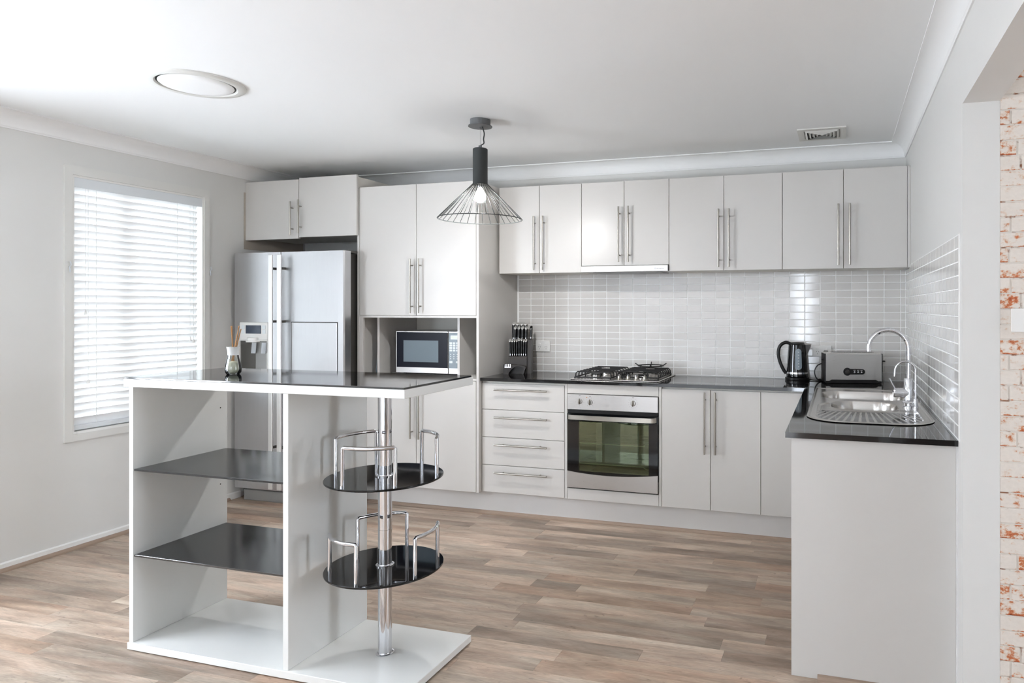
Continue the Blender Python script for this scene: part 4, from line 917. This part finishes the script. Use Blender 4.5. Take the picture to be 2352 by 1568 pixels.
# ------------------------------------------------------------------ knife block
KA = math.atan2(0.047, 0.161)
KL = Vector((-2.610, -0.240, ZC)); KM = Matrix.Translation(KL) @ Matrix.Rotation(KA, 4, 'Z')
t = thing('knife_block', 'dark charcoal two-tier knife block full of knives in the left worktop corner', 'knife block', KL, rz=KA, world=False)
BW = 0.160
mk('body', prism(bmesh.new(), [(0.0, 0.0002), (0.006, 0.10), (0.010, 0.118), (0.044, 0.122), (0.058, 0.226), (0.066, 0.232), (0.108, 0.232), (0.098, 0.0002)], 'x', 0.012, BW - 0.020), 'charcoal', t)
mk('side_cheek', prism(bmesh.new(), [(0.012, 0.0002), (0.040, 0.232), (0.116, 0.236), (0.106, 0.0002)], 'x', BW - 0.0195, BW + 0.006), 'charcoal', t)
def knife(lx, ly, lz, h, w_, label, group, lean=0.16, cap='chrome', tilt=0.0):
    p = KM @ Vector((lx, ly, lz))
    k = thing('knife', label, 'knife', p, rz=KA, group=group, world=False)
    sec = ((1, 0.4), (0.5, 1), (-0.5, 1), (-1, 0.4), (-1, -0.4), (-0.5, -1), (0.5, -1), (1, -0.4))
    def ring(bm, z, a, slant): return [bm.verts.new((tilt * z + w_ / 2 * a * cx_, lean * z + 0.0115 * a * cy_, z + slant * cy_)) for cx_, cy_ in sec]
    def loft(rings, bm):
        for P, Q in zip(rings, rings[1:]):
            for i in range(8): bm.faces.new((P[i], P[(i + 1) % 8], Q[(i + 1) % 8], Q[i]))
        bm.faces.new(rings[0][::-1]); bm.faces.new(rings[-1]); return bm
    bm = bmesh.new(); loft([ring(bm, h * s_, a, 0.007 * (s_ == 1.0)) for s_, a in ((0.0, 0.80), (0.10, 0.88), (0.35, 0.96), (0.6, 1.0), (0.85, 1.04), (1.0, 1.02))], bm); mk('handle', bm, 'black_plastic', k, smooth=True)
    bm = bmesh.new(); loft([ring(bm, h + 0.0001, 1.0, 0.007), ring(bm, h + 0.003, 0.98, 0.0075), ring(bm, h + 0.0042, 0.85, 0.007)], bm); mk('end_cap', bm, 'glint_steel' if cap == 'chrome' else cap, k, smooth=True)
    mk('bolster', newbox(-w_ * 0.10, w_ * 0.16, -0.0108, -0.0088, 0.003, 0.014), 'chrome', k)
    return k
ORD = ('first', 'second', 'third', 'fourth', 'fifth', 'sixth', 'seventh', 'eighth')
for i in range(8):
    x = 0.022 + i * 0.0155; knife(x, 0.027, 0.1215, 0.104 + (0.006 if i in (4, 5) else 0), 0.0142, 'slim black steak knife, %s from the left in the block\'s lower front row' % ORD[i], 'steak knives in the block', tilt=-0.05 + 0.006 * i)
for i in range(4): knife(0.030 + i * 0.0285, 0.098, 0.2325, 0.108, 0.0225, 'thick black-handled knife, %s from the left in the block\'s tall rear row' % ORD[i], 'knives in the rear row', lean=0.14)
for i in range(4): knife(0.046 + i * 0.0255, 0.074, 0.2325, 0.080, 0.0205, 'black-handled knife, %s from the left in the block\'s middle row' % ORD[i], 'knives in the middle row', lean=0.14)
knife(BW - 0.004, 0.088, 0.2365, 0.080, 0.019, 'black capless knife handle at the right end of the knife block', None, lean=0.14, cap='black_plastic')
# sharpener standing in front of the block
SL = KM @ Vector((-0.012, -0.046, 0))
s = thing('knife_sharpener', 'charcoal arched knife sharpener with chrome slots in front of the knife block', 'sharpener', SL, rz=KA, world=False)
outl = [(0.0, 0.0003), (-0.003, 0.064), (0.002, 0.068), (0.052, 0.068), (0.062, 0.062), (0.090, 0.063), (0.130, 0.058), (0.150, 0.052), (0.152, 0.044), (0.138, 0.0003), (0.128, 0.0003), (0.140, 0.038), (0.128, 0.048), (0.100, 0.053), (0.078, 0.050), (0.055, 0.034), (0.038, 0.012), (0.036, 0.0003)]
mk('body', prism(bmesh.new(), outl, 'y', 0.0, 0.036), 'charcoal', s)
for i in range(4): mk('guide', newbox(0.010 + i * 0.0115, 0.0165 + i * 0.0115, -0.0015, 0.030, 0.050, 0.0695, bev=0.001), 'chrome', s)
mk('guide_plate', newbox(0.008, 0.053, -0.0022, 0.001, 0.044, 0.052, bev=0.001), 'chrome', s)

# ------------------------------------------------------------------ island bar
t = thing('island_bar', 'white island bar table with black glass shelves and chrome pole', 'island table', (-2.46, -2.27, 0))
IX0, IX1, IY0, IY1 = -3.104, -1.826, -2.489, -2.051
for x in (-3.06, -1.87):
    for y in (-2.45, -2.09): mk('foot', cyl(bmesh.new(), (x, y, 0.0), (x, y, 0.0045), 0.015, 14), 'black_plastic', t)
mk('base', newbox(IX0, IX1, IY0, IY1, 0.004, 0.031, bev=0.0015), 'gloss_white', t)
for a, b in ((IX0 + 0.002, -3.081), (-2.350, -2.326)):
    p = mk('side_panel', newbox(a, b, -2.482, IY1 + 0.002, 0.0312, 1.0455, bev=0.001), 'gloss_white', t)
for z in (0.945, 0.600, 0.240):
    for dz in (0.0,): mk('peg_hole', lathe(bmesh.new(), [(0.003, 0), (0.003, 0.0004), (0, 0.0004)], n=10, mtx=aim((-3.0809, -2.085, z - 0.04), (1, 0, 0))), 'dark_gap', t)
mk('top', newbox(IX0, -1.818, -2.503, -2.050, 1.0457, 1.0768, bev=0.0015), 'gloss_white', t)
mk('glass_top', newbox(IX0 + 0.002, -1.823, -2.500, -2.053, 1.077, 1.0835, bev=0.0012), 'top_glass', t)
for z in (0.7175, 0.3775): mk('shelf', newbox(-3.0805, -2.3505, -2.479, -2.056, z - 0.008, z, bev=0.001), 'black_glass', t)
ox, oy = -2.071, -2.270
pole = mk('pole', lathe(bmesh.new(), [(0.0255, 0.0312), (0.0255, 1.0456)], (ox, oy, 0), 40), 'chrome', t, smooth=True)
def ringp(z, r=0.031):
    mk('collar', lathe(bmesh.new(), [(0.0256, z - 0.0002), (r, z - 0.0002), (r, z + 0.003), (r - 0.002, z + 0.0045), (0.0256, z + 0.0045)], (ox, oy, 0), 40, cap=False), 'chrome', pole, smooth=True)
ringp(0.0314, 0.034); ringp(0.7124, 0.034); ringp(0.3694, 0.034); ringp(0.83, 0.0262); ringp(0.505, 0.0262)
for z, cen in ((0.712, (165.5, 288, 51)), (0.369, (248, 130, 8))):
    sh = mk('round_shelf', lathe(bmesh.new(), [(0.0262, z - 0.008), (0.215, z - 0.008), (0.217, z - 0.006), (0.217, z - 0.0015), (0.2155, z), (0.0262, z)], (ox, oy, 0), 72, cap=False), 'black_gloss', t, smooth=True)
    for c_ in cen:
        r = 0.194; a0, a1 = math.radians(c_ - 29), math.radians(c_ + 29); top = z + 0.142
        pt = lambda a, zz: (ox + r * math.cos(a), oy + r * math.sin(a), zz)
        pts = [pt(a0, z), pt(a0, top - 0.003), pt(a0 + 0.03, top)] + [pt(a0 + (a1 - a0) * i / 12, top) for i in range(1, 12)] + [pt(a1 - 0.02, top), pt(a1, top - 0.003), pt(a1, z)]
        mk('rail', tube(bmesh.new(), pts, 0.0075, 14), 'chrome', sh, smooth=True)

# reed diffuser
dx_, dy_, dz_ = -2.787, -2.290, 1.0837
t = thing('reed_diffuser', 'small glass reed diffuser with brown reeds on the island top', 'diffuser', (dx_, dy_, dz_))
prf = [(0.0, 0.003), (0.022, 0.003), (0.0275, 0.010), (0.029, 0.022), (0.026, 0.042), (0.0195, 0.066), (0.0175, 0.082), (0.0185, 0.098), (0.0222, 0.1125)]
outer = [(0.0, 0.0), (0.023, 0.0), (0.0295, 0.008), (0.0312, 0.022), (0.028, 0.043), (0.0215, 0.067), (0.0194, 0.082), (0.0205, 0.098), (0.0240, 0.113)]
mk('bottle', lathe(bmesh.new(), outer + prf[::-1], (dx_, dy_, dz_), 32, cap=False), 'bottle_glass', t, smooth=True)
mk('frosted_neck', lathe(bmesh.new(), [(0.0198, 0.079), (0.0197, 0.082), (0.0208, 0.098), (0.0243, 0.1132), (0.0246, 0.1132), (0.0212, 0.098), (0.0201, 0.082), (0.0202, 0.079)], (dx_, dy_, dz_), 32, cap=False), 'frost', t, smooth=True)
mk('gel_filling', lathe(bmesh.new(), [(0.0, 0.0036), (0.0215, 0.0036), (0.027, 0.0105), (0.0284, 0.022), (0.0250, 0.040), (0.018, 0.050), (0.0, 0.056)], (dx_, dy_, dz_), 28, cap=False), 'gel', t, smooth=True)
for bx, by, tx_, ty_, h in ((-0.004, 0.0, -0.013, 0.006, 0.198), (0.0, 0.004, -0.007, -0.004, 0.198), (-0.002, -0.004, 0.026, 0.004, 0.196), (0.002, 0.002, 0.036, -0.006, 0.199), (0.003, -0.002, 0.030, 0.010, 0.186)):
    mk('reed', tube(bmesh.new(), [(dx_ + bx - tx_ * 0.22, dy_ + by, dz_ + 0.040), (dx_ + tx_, dy_ + ty_, dz_ + h)], 0.0017, 8), 'reed', t)

for o in WORLDROOT:
    if '_w' in o: del o['_w']
